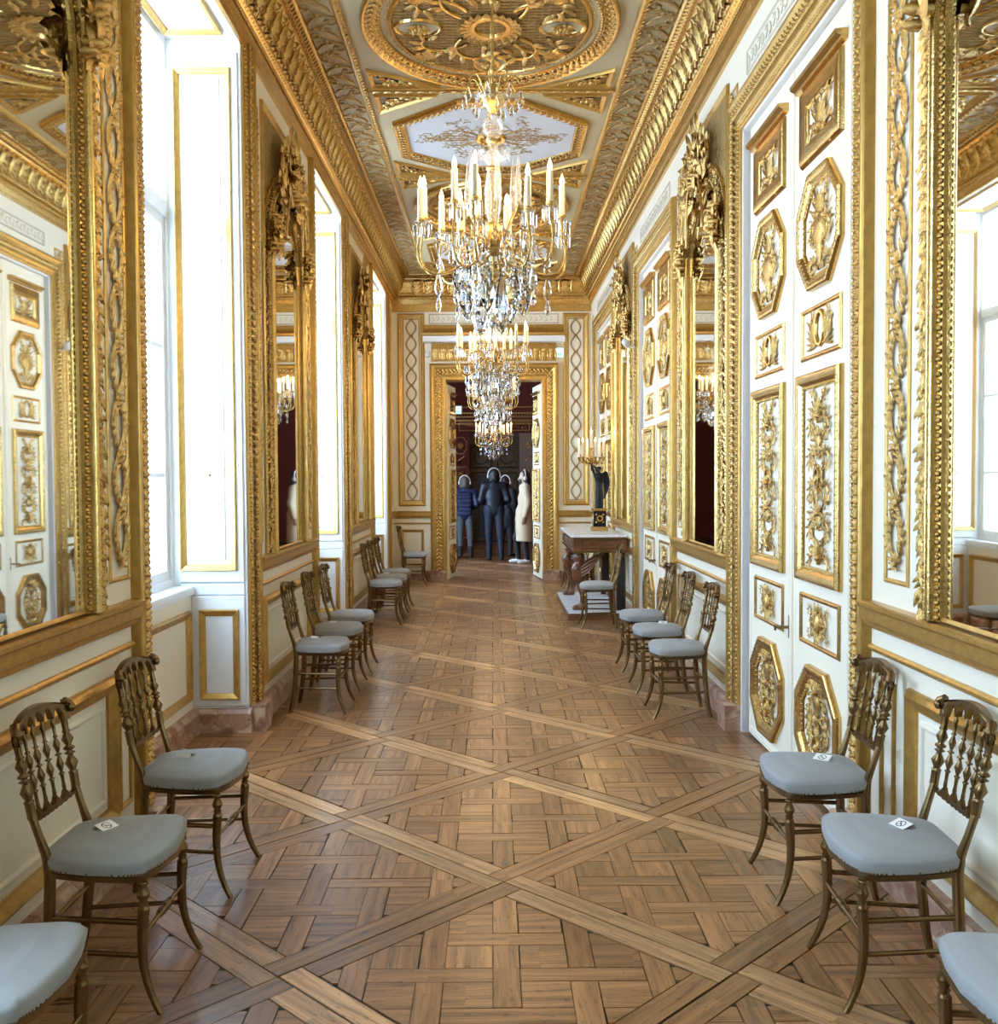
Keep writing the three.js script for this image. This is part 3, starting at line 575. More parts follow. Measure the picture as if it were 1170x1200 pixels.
{
  const zs = ZR - 0.1, len = zs - ZB, mid = 10.6; // ornament only along the part one can see or see mirrored
  const put = (name, label, x, z, ry, L, m0, m1, ornLen, ornAt) => {
    const o = struct(name, label, x, 0, z, ry, 'cornice'), g = new Geo(); corniceRun(g, L, m0, m1); mk('moulding', g, M.gold, o);
    const key = [ornLen, m0, m1].join(); const [lf, bd] = corniceOrnament(ornLen, m0, m1);
    mk('acanthus_leaves', lf, M.gold, o).position.x = ornAt; mk('bead_and_leaf_rows', bd, M.gold, o).position.x = ornAt;
    o.children.slice(1).forEach(stuff);
  };
  const orn = 12.2;
  put('trim_1', 'gilded acanthus cornice above the window wall', XL, zs, LEFT, len, 0, 1, orn, len - orn);
  put('trim_2', 'gilded acanthus cornice above the wall of doors', XR, ZB, RIGHT, len, 1, 0, orn, 0);
  put('trim_3', 'gilded acanthus cornice above the end doorway', XL, ZB, 0, XR - XL, 1, 1, XR - XL, 0);
}
// ---------------------------------------------------------------- ceiling
const CX = (XL + XR) / 2;
{
  // scroll frieze along both sides and across the end, with a bead moulding inside it
  const cell = 0.205;
  const scrolls = (n) => { const g = new Geo(); for (let k = 0; k < n; k++) { const y = k * cell, s = k % 2 ? 1 : -1; curl(g, s * 0.085, y - cell * 0.6, 0.004, PI / 2 + s * 0.15, 0.5, s * 7.4, 0.015, 0.009, 20, 5, 5, 0.12); curl(g, -s * 0.09, y - cell * 0.2, 0.003, PI / 2 - s * 0.2, 0.2, -s * 3.8, 0.01, 0.006, 10, 4, 3, 0.25); beadAt(g, s * 0.0, y + 0.03, 0.002, 0.022, 0.022, 0.016); } return g; };
  const n = 57, side = scrolls(n).build(), edge = mould([[0, 0], [0, -12.2]], [[-0.03, 0], [-0.028, 0.012], [-0.01, 0.03], [0.01, 0.03], [0.028, 0.012], [0.03, 0]], false).build();
  const eo = (() => { const g = new Geo(); along([[0, 0], [0, -11.6]], false, 0.06, 0, (x, y, a, i) => { leafAt(g, x, y, 0.024, a + 0.5, 0.07, 0.032, 0.018); }); return g.build(); })();
  for (const s of [-1, 1]) {
    mk('frieze_ground', new Geo().quad([CX + s * 1.165 - 0.12, HC - 0.0012, ZB + 0.28], [CX + s * 1.165 + 0.12, HC - 0.0012, ZB + 0.28], [CX + s * 1.165 + 0.12, HC - 0.0012, ZB + 12.6], [CX + s * 1.165 - 0.12, HC - 0.0012, ZB + 12.6]), M.tan, ceiling);
    const o = grp('scroll_frieze', ceiling, CX + s * 1.165, HC - 0.001, ZB + 0.42); o.rotation.x = PI / 2;
    stuff(mk('scrolls', side, M.goldDull, o)).position.y = 0.12;
    const b = grp('bead_moulding', ceiling, CX + s * 1.02, HC - 0.001, ZB + 0.52 + 0); b.rotation.x = PI / 2; b.scale.y = -1; mk('fillet', edge, M.goldFlat, b); stuff(mk('leaf_row', eo, M.gold, b));
  }
  const o = grp('scroll_frieze', ceiling, CX, HC - 0.001, ZB + 0.42); o.rotation.x = PI / 2; const e = mk('scrolls', scrolls(11), M.goldDull, o); stuff(e); e.rotation.z = PI / 2; e.position.x = 1.02;
  // compartments
  const bar = (z) => { const b = grp('cross_bar', ceiling, CX, HC - 0.001, z); b.rotation.x = PI / 2; const g = new Geo(); g.add(mould([[-0.99, 0], [0.99, 0]], [[-0.03, 0], [-0.026, 0.014], [-0.01, 0.03], [0.01, 0.03], [0.026, 0.014], [0.03, 0]], false)); mk('fillet', g, M.goldFlat, b); const l = new Geo(); for (let k = 0; k < 22; k++) leafAt(l, -0.95 + k * 0.09, 0, 0.026, 0.5, 0.08, 0.034, 0.02); stuff(mk('leaf_row', l, M.gold, b)); };
  const Z = [-3.58, -5.83, -8.08, -10.35, -12.62, -14.92];
  Z.slice(1).forEach(bar);
  const ornRing = (poly, w, g) => { along(poly, true, 0.07, -w * 0.5, (x, y, a, i) => { for (const s of [-1, 1]) leafAt(g, x, y, 0.03, a + s * 0.7, 0.075, 0.036, 0.024); beadAt(g, x, y, 0.034, 0.014, 0.014, 0.012); }); beadRow(g, poly, true, 0.04, -w + 0.016, 0.02, 0.012); beadRow(g, poly, true, 0.05, -0.012, 0.024, 0.012); };
  const RING = (w) => [[-w, 0], [-w + 0.004, 0.018], [-w + 0.028, 0.022], [-w + 0.034, 0.03], [-0.03, 0.034], [-0.024, 0.044], [-0.008, 0.046], [0, 0.03], [0.004, 0]];
  const tri = (o, pts, seed) => { // corner panel with dark gilt carving
    const p = grp('corner_panel', o); const poly = areaOf(pts) > 0 ? pts : pts.slice().reverse();
    mk('frame', mould(poly, scaleP(PANEL, 1)), M.goldFlat, p); mk('ground', fill(poly, 0.003), M.bronze, p);
    const cx = (pts[0][0] * 1.4 + pts[1][0] + pts[2][0]) / 3.4, cy = (pts[0][1] * 1.4 + pts[1][1] + pts[2][1]) / 3.4, g = new Geo(); reseed(seed);
    for (let k = 1; k <= 2; k++) for (let m = 0; m < 5; m++) { const a = atan2(pts[k][1] - cy, pts[k][0] - cx), d = m * 0.05; leafAt(g, cx + cos(a) * d, cy + sin(a) * d, 0.004, a + (m % 2 ? 0.6 : -0.6), 0.09 * (1 - m * 0.1), 0.045, 0.025); }
    for (let m = 0; m < 7; m++) leafAt(g, cx, cy, 0.006, m * 0.9, 0.075, 0.04, 0.03); beadAt(g, cx, cy, 0.01, 0.025);
    stuff(mk('carving', g, M.gold, p));
  };
  const protos = {};
  for (let k = 0; k < 5; k++) {
    const zc = (Z[k] + Z[k + 1]) / 2, hz = (Z[k] - Z[k + 1]) / 2 - 0.05, oval = k % 2 === 1;
    if (protos[oval]) { const c = protos[oval].clone(); c.position.z = zc; ceiling.add(c); continue; }
    const o = protos[oval] = grp(oval ? 'oval_compartment' : 'octagon_compartment', ceiling, CX, HC - 0.001, zc); o.rotation.x = PI / 2;
    if (oval) {
      const rx = 0.89, ry = 1.02, w = 0.135, E = ellipse(rx, ry, 48);
      mk('ring', mould(E, RING(w)), M.gold, o); const g = new Geo(); ornRing(E, w, g); stuff(mk('ring_leaves', g, M.gold, o));
      const E2 = ellipse(0.69, 0.80, 48), g2 = new Geo(); mk('inner_rim', mould(E2, [[-0.02, 0], [-0.012, 0.016], [0.006, 0.018], [0.018, 0]]), M.gold, o); beadRow(g2, E2, true, 0.035, 0.03, 0.003, 0.009); stuff(mk('bead_ring', g2, M.gold, o));
      mk('trellis_ground', fill(ellipse(0.69, 0.80, 48), 0.002), M.goldDull, o);
      const t = new Geo(), inside = (x, y) => (x / 0.67) ** 2 + (y / 0.78) ** 2 < 1;
      for (let a = -0.66; a < 0.67; a += 0.044) { const l = 0.78 * sqrt(max(0, 1 - (a / 0.67) ** 2)); if (l > 0.05) t.add(tube([[a, -l, 0.004], [a, l, 0.004]], 0.006, 4, [0, 0, 1], 1, false)); }
      for (let a = -0.77; a < 0.78; a += 0.044) { const l = 0.67 * sqrt(max(0, 1 - (a / 0.78) ** 2)); if (l > 0.05) t.add(tube([[-l, a, 0.007], [l, a, 0.007]], 0.006, 4, [0, 0, 1], 1, false)); }
      stuff(mk('trellis', t, M.goldDull, o));
      const med = (x, y, a, b) => { const p = grp('medallion', o, x, y, 0.012); mk('ground', slab(ellipse(a, b, 24), -0.01, 0.004), M.ceil, p); mk('rim', mould(ellipse(a, b, 24), [[-0.02, 0.004], [-0.012, 0.016], [0.004, 0.016], [0.012, 0]]), M.gold, p); const q = new Geo(); for (let m = 0; m < 9; m++) leafAt(q, 0, 0, 0.006, m * 0.698, min(a, b) * 0.75, 0.05, 0.04); for (let m = 0; m < 6; m++) beadAt(q, cos(m) * 0.03, sin(m * 1.3) * 0.03, 0.02, 0.02); stuff(mk('flowers', q, M.gold, p)); };
      med(-0.5, 0, 0.16, 0.12); med(0.5, 0, 0.16, 0.12); med(0, -0.58, 0.12, 0.15); med(0, 0.58, 0.12, 0.15);
      const c = new Geo(); for (let m = 0; m < 24; m++) acanAt(c, cos(m * PI / 12) * 0.12, sin(m * PI / 12) * 0.14, 0.012, m * PI / 12, 0.12, 0.05, 0.04); mk('rosette', c, M.gold, o);
      const r = new Geo(); r.add(mould(ellipse(0.13, 0.15, 28), [[-0.03, 0], [-0.02, 0.03], [0.01, 0.03], [0.02, 0]])); mk('rosette_ring', r, M.gold, o);
      const sc = new Geo(); reseed(31); for (const sx of [-1, 1]) for (const sy of [-1, 1]) { curl(sc, sx * 0.2, sy * 0.16, 0.014, atan2(sy, sx) + 0.2, 0.55, sx * sy * 4, 0.02, 0.01, 14, 4, 2); curl(sc, sx * 0.16, sy * 0.25, 0.014, atan2(sy * 1.6, sx) - 0.1, 0.5, -sx * sy * 3.6, 0.018, 0.01, 14, 4, 2); for (let m = 0; m < 6; m++) acanAt(sc, sx * 0.42, sy * 0.4, 0.012, atan2(sy, sx) + (m - 2.5) * 0.3, 0.16, 0.06, 0.05); } stuff(mk('arabesque', sc, M.gold, o));
      for (const sx of [-1, 1]) for (const sy of [-1, 1]) tri(o, [[sx * 0.94, sy * 1.04], [sx * 0.94, sy * 0.74], [sx * 0.44, sy * 1.04]], 77);
    } else {
      const O = [[0.86, -0.42], [0.86, 0.42], [0.28, 0.93], [-0.28, 0.93], [-0.86, 0.42], [-0.86, -0.42], [-0.28, -0.93], [0.28, -0.93]], w = 0.11;
      mk('ring', mould(O, RING(w)), M.gold, o); const g = new Geo(); ornRing(O, w, g); stuff(mk('ring_leaves', g, M.gold, o));
      mk('blue_field', fill(O.map(([x, y]) => [x * 0.9, y * 0.9]), 0.003), M.blue, o);
      const c = new Geo(); reseed(55);
      for (const sx of [-1, 1]) for (const [ang, len, turn] of [[0, 0.5, 0.001], [0.3, 0.56, -1.3], [-0.3, 0.56, 1.3], [0.62, 0.5, 1.6], [-0.62, 0.5, -1.6], [0.95, 0.42, -2.4], [-0.95, 0.42, 2.4], [1.35, 0.36, 2.6], [-1.35, 0.36, -2.6]]) {
        const a = sx > 0 ? ang : PI - ang, tn = sx > 0 ? turn : -turn, x0 = sx * 0.1, N = 16; let px = x0, py = 0.08 * sin(ang), h = a; const pts = [];
        for (let k = 0; k <= N; k++) { pts.push([px, py, 0.004]); h += tn / N * (k > 10 ? 2.4 : 0.5); px += cos(h) * len / N; py += sin(h) * len / N; if (k > 1) { leafAt(c, px, py, 0.004, h + (k % 2 ? 0.8 : -0.8), rr(0.035, 0.06), rr(0.013, 0.02), 0.008); if (k % 4 === 0) curl(c, px, py, 0.004, h + (k % 8 ? 0.9 : -0.9), 0.11, k % 8 ? 3.6 : -3.6, 0.004, 0.003, 8, 4, 3, 0.3); } }
        c.add(tube(pts, (t) => 0.006 - 0.003 * t, 4, [0, 0, 1], 1, false));
      }
      stuff(mk('arabesque', c, M.goldDull, o));
      const r = new Geo(); r.add(mould(ellipse(0.12, 0.12, 24), [[-0.03, 0.004], [-0.02, 0.03], [0.01, 0.03], [0.02, 0.004]])); for (let m = 0; m < 12; m++) acanAt(r, cos(m * PI / 6) * 0.02, sin(m * PI / 6) * 0.02, 0.01, m * PI / 6, 0.1, 0.05, 0.04); mk('rosette', r, M.gold, o);
      for (const sx of [-1, 1]) for (const sy of [-1, 1]) tri(o, [[sx * 0.94, sy * 1.03], [sx * 0.94, sy * 0.66], [sx * 0.46, sy * 1.03]], 78);
    }
  }
}
// ---------------------------------------------------------------- gilded double doors on the right
const dPath = [[DH, 0.16], [DH, DTOP], [-DH, DTOP], [-DH, 0.16]];
const dArch = mould(dPath, ARCHP, false).build(), dOrn = archOrnament(dPath).build();
const OCT = (y0, y1, w, cw, ch) => { const c = (y0 + y1) / 2, h = (y1 - y0) / 2; return [[w, c - ch], [w, c + ch], [cw, c + h], [-cw, c + h], [-w, c + ch], [-w, c - ch], [-cw, c - h], [cw, c - h]]; };
const ORNP = (w) => [[-w, 0], [-w + 0.003, 0.01], [-w + 0.022, 0.014], [-w + 0.03, 0.026], [-0.014, 0.034], [-0.004, 0.03], [0, 0.012], [0, 0]];
const ornFrame = (poly, w) => { const g = mould(poly, ORNP(w)); return g; };
const ornLeaves = (poly, w) => { const g = new Geo(); along(poly, true, 0.036, -w * 0.36, (x, y, a) => { leafAt(g, x, y, 0.024, a + PI / 2 + 0.5, 0.022, 0.026, 0.01); leafAt(g, x, y, 0.028, a - PI / 2 - 0.3, 0.024, 0.022, 0.012); }); beadRow(g, poly, true, 0.026, -w + 0.012, 0.01, 0.008); return g; };
const LC = 0.45; // centre of a leaf
const DG = (() => {
  const octA = OCT(2.51, 3.08, 0.31, 0.14, 0.115), octB = OCT(0.10, 0.665, 0.31, 0.14, 0.115), tall = rect(-0.315, 1.075, 0.315, 2.11), s1 = rect(-0.28, 2.19, 0.28, 2.425), s2 = rect(-0.28, 0.765, 0.28, 1.0), sq = rect(-0.25, 3.20, 0.25, 3.48);
  const d = {};
  d.board = slab(rect(-0.445, 0.015, 0.445, 3.715), 0, 0.03, 0.004).build();
  d.stile = mould(rect(-0.395, 0.06, 0.395, 3.665), [[-0.012, 0.03], [-0.008, 0.036], [0.002, 0.036], [0.004, 0.028], [0.012, 0.028], [0.016, 0.034], [0.026, 0.03]]).build();
  d.sqFrame = mould(sq, [[-0.06, 0.03], [-0.058, 0.036], [-0.046, 0.038], [-0.04, 0.05], [0.03, 0.056], [0.04, 0.048], [0.05, 0.03]]).build();
  d.cap = run([[3.535, 0.03], [3.538, 0.06], [3.55, 0.062], [3.562, 0.085], [3.58, 0.088], [3.584, 0.03]], -0.34, 0.34).build();
  const rl = (w, h, y, seed, rows) => relief(w, h, seed, rows).build().translate(0, y, 0.034);
  d.sqRelief = rl(0.42, 0.25, 3.34, 5, 1);
  d.octA = ornFrame(octA, 0.075).build().translate(0, 0, 0.03); d.octAL = ornLeaves(octA, 0.075).build().translate(0, 0, 0.03);
  const boss = (y, k) => { const g = new Geo(); g.add(relief(0.38, 0.44, 11 + k, 2), M4().makeTranslation(0, y, 0.034)); if (k) { beadAt(g, 0, y - 0.02, 0.036, 0.075, 0.105, 0.03); for (let a = 0; a < 22; a++) beadAt(g, cos(a * 0.2856) * 0.088, y - 0.02 + sin(a * 0.2856) * 0.12, 0.038, 0.008); } else { for (let a = 0; a < 26; a++) for (const s of [-1, 1]) leafAt(g, cos(a * 0.2417) * 0.13, y + sin(a * 0.2417) * 0.17, 0.036, a * 0.2417 + PI / 2 + s * 0.6, 0.045, 0.022, 0.02); for (let a = 0; a < 6; a++) leafAt(g, 0, y, 0.04, a * 1.047, 0.06, 0.035, 0.03); } return g.build(); };
  d.octAR = boss(2.8, 1);
  d.octB = ornFrame(octB, 0.085).build().translate(0, 0, 0.03); d.octBL = ornLeaves(octB, 0.085).build().translate(0, 0, 0.03); d.octBR = boss(0.385, 0);
  d.s1 = mould(s1, THIN, true, 0.03).build(); d.s1R = rl(0.46, 0.19, 2.307, 21, 1); d.s2 = mould(s2, THIN, true, 0.03).build();
  d.s2R = (() => { const g = new Geo(); for (const q of [-1, 1]) g.add(relief(0.18, 0.24, 23, 2), M4().makeTranslation(q * 0.01, 0.882, 0.034).multiply(M4().makeRotationZ(q * PI / 2))); beadAt(g, 0, 0.882, 0.036, 0.03, 0.055, 0.025); for (let a = 0; a < 10; a++) leafAt(g, cos(a * 0.63) * 0.04, 0.882 + sin(a * 0.63) * 0.06, 0.04, a * 0.63, 0.05, 0.03, 0.02); return g.build(); })();
  d.s1R = (() => { const g = new Geo(); for (const q of [-1, 1]) { for (let a = 0; a < 7; a++) leafAt(g, q * 0.07, 2.235, 0.036, PI / 2 - q * (0.05 + a * 0.27), 0.16 - a * 0.006, 0.019, 0.016); curl(g, q * 0.05, 2.24, 0.036, PI / 2 - q * 1.4, 0.22, q * 3.4, 0.01, 0.006, 12, 4, 3); } g.add(mould(ellipse(0.06, 0.08, 18, 0, 2.315), [[-0.012, 0.034], [-0.006, 0.046], [0.006, 0.046], [0.012, 0.034]])); return g.build(); })();
  d.tall = ornFrame(tall, 0.08).build().translate(0, 0, 0.03); d.tallL = ornLeaves(tall, 0.08).build().translate(0, 0, 0.03); d.tallR = rl(0.42, 0.86, 1.592, 9, 5);
  return d;
})();
function doorLeaf(o, x, mat, goldM, z = -0.06) {
  const l = grp('door_leaf', o, x, 0, z);
  mk('board', DG.board, mat, l); mk('stile_moulding', DG.stile, mat, l);
  mk('square_panel_frame', DG.sqFrame, goldM, l); mk('panel_cornice', DG.cap, goldM, l); mk('square_relief', DG.sqRelief, goldM, l);
  mk('octagon_frame', DG.octA, goldM, l); mk('octagon_leaves', DG.octAL, goldM, l); mk('octagon_relief', DG.octAR, goldM, l);
  mk('small_panel_frame', DG.s1, goldM, l); mk('small_relief', DG.s1R, goldM, l);
  mk('tall_panel_frame', DG.tall, goldM, l); mk('tall_panel_leaves', DG.tallL, goldM, l); mk('tall_relief', DG.tallR, goldM, l);
  mk('small_panel_frame', DG.s2, goldM, l); mk('small_relief', DG.s2R, goldM, l);
  mk('octagon_frame', DG.octB, goldM, l); mk('octagon_leaves', DG.octBL, goldM, l); mk('octagon_relief', DG.octBR, goldM, l);
  return l;
}
function doorHandle(l, x) { const g = new Geo(); g.add(tube([[x, 0.80, 0.045], [x, 0.80, 0.085]], 0.008, 6)); g.add(tube([[x, 0.80, 0.085], [x - 0.05, 0.80, 0.092], [x - 0.095, 0.795, 0.088]], 0.009, 6)); g.add(tube([[x - 0.09, 0.80, 0.088], [x - 0.095, 0.77, 0.088]], 0.007, 6)); g.box(x - 0.02, 0.74, 0.028, x + 0.02, 0.86, 0.04); mk('handle', g, M.bronze, l); }
DOORC.forEach((zc, k) => {
  const o = struct('door_' + (k + 1), 'closed white double door with gilded octagon and carved panels ' + ['between the first two mirror piers', 'facing the second window', 'next to the end wall'][k], XR, 0, zc, RIGHT, 'door');
  mk('architrave', dArch, M.goldFlat, o); stuff(mk('architrave_leaf_and_bead', dOrn, M.gold, o));
  mk('jamb', new Geo().box(-DH, 0, -0.12, -DH + 0.03, DTOP, 0).box(DH - 0.03, 0, -0.12, DH, DTOP, 0).box(-DH, DTOP - 0.02, -0.12, DH, DTOP, 0), M.white, o);
  doorLeaf(o, LC - 0.01, M.cream, M.gold); const far = doorLeaf(o, -LC + 0.01, M.cream, M.gold); doorHandle(far, 0.42);
  mk('meeting_stile', slab(rect(-0.02, 0.02, 0.02, 3.70), -0.035, -0.018, 0.004), M.cream, o);
  const p = grp('overdoor_panel', o); mk('frame', mould(rect(-0.84, 4.03, 0.84, 4.16), scaleP(THIN, 0.7)), M.arab, p);
  const a = new Geo(); reseed(91 + k); for (let x = -0.78; x < 0.79; x += 0.075) { const s = Math.round((x + 0.78) / 0.075) % 2 ? 1 : -1; curl(a, x - 0.03, 4.095 - s * 0.03, 0.003, s * 0.5, 0.1, s * 3.6, 0.005, 0.003, 8, 4, 3); leafAt(a, x, 4.095, 0.003, s * 1.2, 0.045, 0.018, 0.006); } stuff(mk('arabesque', a, M.arab, p));
});
// ---------------------------------------------------------------- tall mirrors with carved gilt frames
const mirrorProto = (() => {
  const o = new THREE.Group(); o.name = 'wall_mirror';
  const A = []; for (let k = 0; k <= 14; k++) { const t = k / 14 * PI; A.push([0.53 * cos(t), 3.15 + 0.5 * Math.pow(sin(t), 0.85)]); }
  const P = [[-0.53, 1.10], [0.53, 1.10], ...A];
  const open = [[0.53, 1.10], ...A, [-0.53, 1.10]];
  mk('glass', fill(P.map(([x, y]) => [x * 1.005, y]), 0.016), M.mirror, o);
  mk('backing', slab(rect(-0.70, 1.10, 0.70, 3.2), 0.001, 0.01), M.goldDull, o);
  mk('frame', mould(open, [[-0.012, 0.014], [-0.01, 0.03], [0.012, 0.034], [0.014, 0.05], [0.022, 0.062], [0.034, 0.066], [0.044, 0.058], [0.05, 0.036], [0.058, 0.03], [0.062, 0.04], [0.076, 0.038], [0.15, 0.03], [0.158, 0.026], [0.165, 0.016], [0.165, 0]], false), M.gold, o);
  const b = new Geo(); beadRow(b, open, false, 0.026, 0.002, 0.034, 0.010); beadRow(b, open, false, 0.024, 0.07, 0.044, 0.0105, 0.012); beadRow(b, open, false, 0.026, 0.157, 0.026, 0.007);
  stuff(mk('bead_rows', b, M.gold, o));
  const g = new Geo(); reseed(17);
  along(open, false, 0.034, 0.115, (x, y, a, i) => { const s = y < 3.15 && x > 0 ? PI : x > 0 ? PI : 0; for (let m = 0; m < 5; m++) leafAt(g, x + rr(-0.022, 0.022), y + rr(-0.02, 0.02), 0.03 + rr(0, 0.008), a + s + (m % 2 ? 1 : -1) * rr(0.15, 1.0), rr(0.04, 0.066), rr(0.014, 0.024), rr(0.014, 0.03)); if (i % 4 === 0) for (let m = 0; m < 3; m++) beadAt(g, x + rr(-0.025, 0.025), y + rr(-0.02, 0.02), 0.034, 0.009, 0.009, 0.018); });
  stuff(mk('leaf_garland', g, M.gold, o));
  // flower bunches at the springing of the arch
  for (const s of [-1, 1]) { const f = new Geo(); reseed(23); for (let m = 0; m < 46; m++) { const r = rr(0, 0.15), a = rr(0, 6.28), x = s * 0.57 + cos(a) * r * 0.8, y = 3.27 + sin(a) * r * 1.2; leafAt(f, x, y, 0.05 + rr(0, 0.05), rr(0, 6.28), rr(0.06, 0.1), rr(0.03, 0.05), rr(0.02, 0.05)); if (m % 3 === 0) beadAt(f, x, y, 0.06, rr(0.018, 0.032), rr(0.018, 0.032), rr(0.05, 0.08)); } stuff(mk('flower_bunch', f, M.gold, o)); }
  // crest: trophy of scrolls, ribbon and acanthus
  const c = new Geo(); reseed(29);
  for (const s of [-1, 1]) {
    curl(c, s * 0.02, 3.62, 0.07, PI / 2 - s * 0.9, 0.75, s * 4.6, 0.034, 0.014, 18, 6, 3);
    curl(c, s * 0.05, 3.75, 0.08, PI / 2 - s * 0.35, 0.55, -s * 3.9, 0.03, 0.012, 16, 6, 3);
    curl(c, s * 0.42, 3.52, 0.06, PI / 2 + s * 0.7, 0.4, s * 3.6, 0.026, 0.012, 14, 6, 3);
    c.add(tube([[s * 0.06, 3.78, 0.09], [s * 0.2, 3.68, 0.1], [s * 0.27, 3.52, 0.1], [s * 0.31, 3.32, 0.09]], 0.02, 6, [0, 0, 1], 0.4));
    c.add(tube([[s * 0.04, 3.78, 0.1], [s * 0.14, 3.92, 0.12], [s * 0.26, 3.96, 0.12], [s * 0.24, 3.84, 0.11], [s * 0.1, 3.78, 0.11]], 0.018, 6, [0, 0, 1], 0.4));
  }
  for (let m = 0; m < 9; m++) acanAt(c, 0, 3.74, 0.05 + rr(0, 0.05), PI / 2 + (m - 4) * 0.34, rr(0.22, 0.36), 0.1, 0.08);
  for (let m = 0; m < 70; m++) { const a = rr(0, PI), r = rr(0.1, 0.42); leafAt(c, cos(a) * r, 3.58 + sin(a) * r * 0.95, 0.05 + rr(0, 0.06), a + rr(-1.2, 1.2), rr(0.08, 0.14), rr(0.035, 0.06), rr(0.03, 0.06)); }
  for (let m = 0; m < 26; m++) { const a = rr(0, 6.28), r = rr(0, 0.12); beadAt(c, cos(a) * r, 3.76 + sin(a) * r, 0.08, 0.025, 0.025, 0.06); }
  stuff(mk('carved_crest', c, M.gold, o));
  return o;
})();
const SPOTM = [
  [XL, MIR_L[0], LEFT, 'large mirror in a carved gilt frame beside the first window reveal'],
  [XL, MIR_L[1], LEFT, 'tall gilt mirror between two windows above a row of three chairs'],
  [XL, MIR_L[2], LEFT, 'narrow looking gilt mirror on the window wall close to the end wall'],
  [XR, MIR_R[0], RIGHT, 'large mirror in a carved gilt frame reflecting a white window'],
  [XR, MIR_R[1], RIGHT, 'tall gilt mirror between two double doors reflecting a lit chandelier'],
  [XR, MIR_R[2], RIGHT, 'gilt mirror above the marble-topped console table'],
];
SPOTM.forEach(([x, z, ry, label], k) => { const o = k ? mirrorProto.clone() : mirrorProto; o.name = numbered('wall_mirror'); o.position.set(x, 0, z); o.rotation.y = ry; scene.add(o); tag(o, label, 'mirror', 'gilt wall mirrors'); });
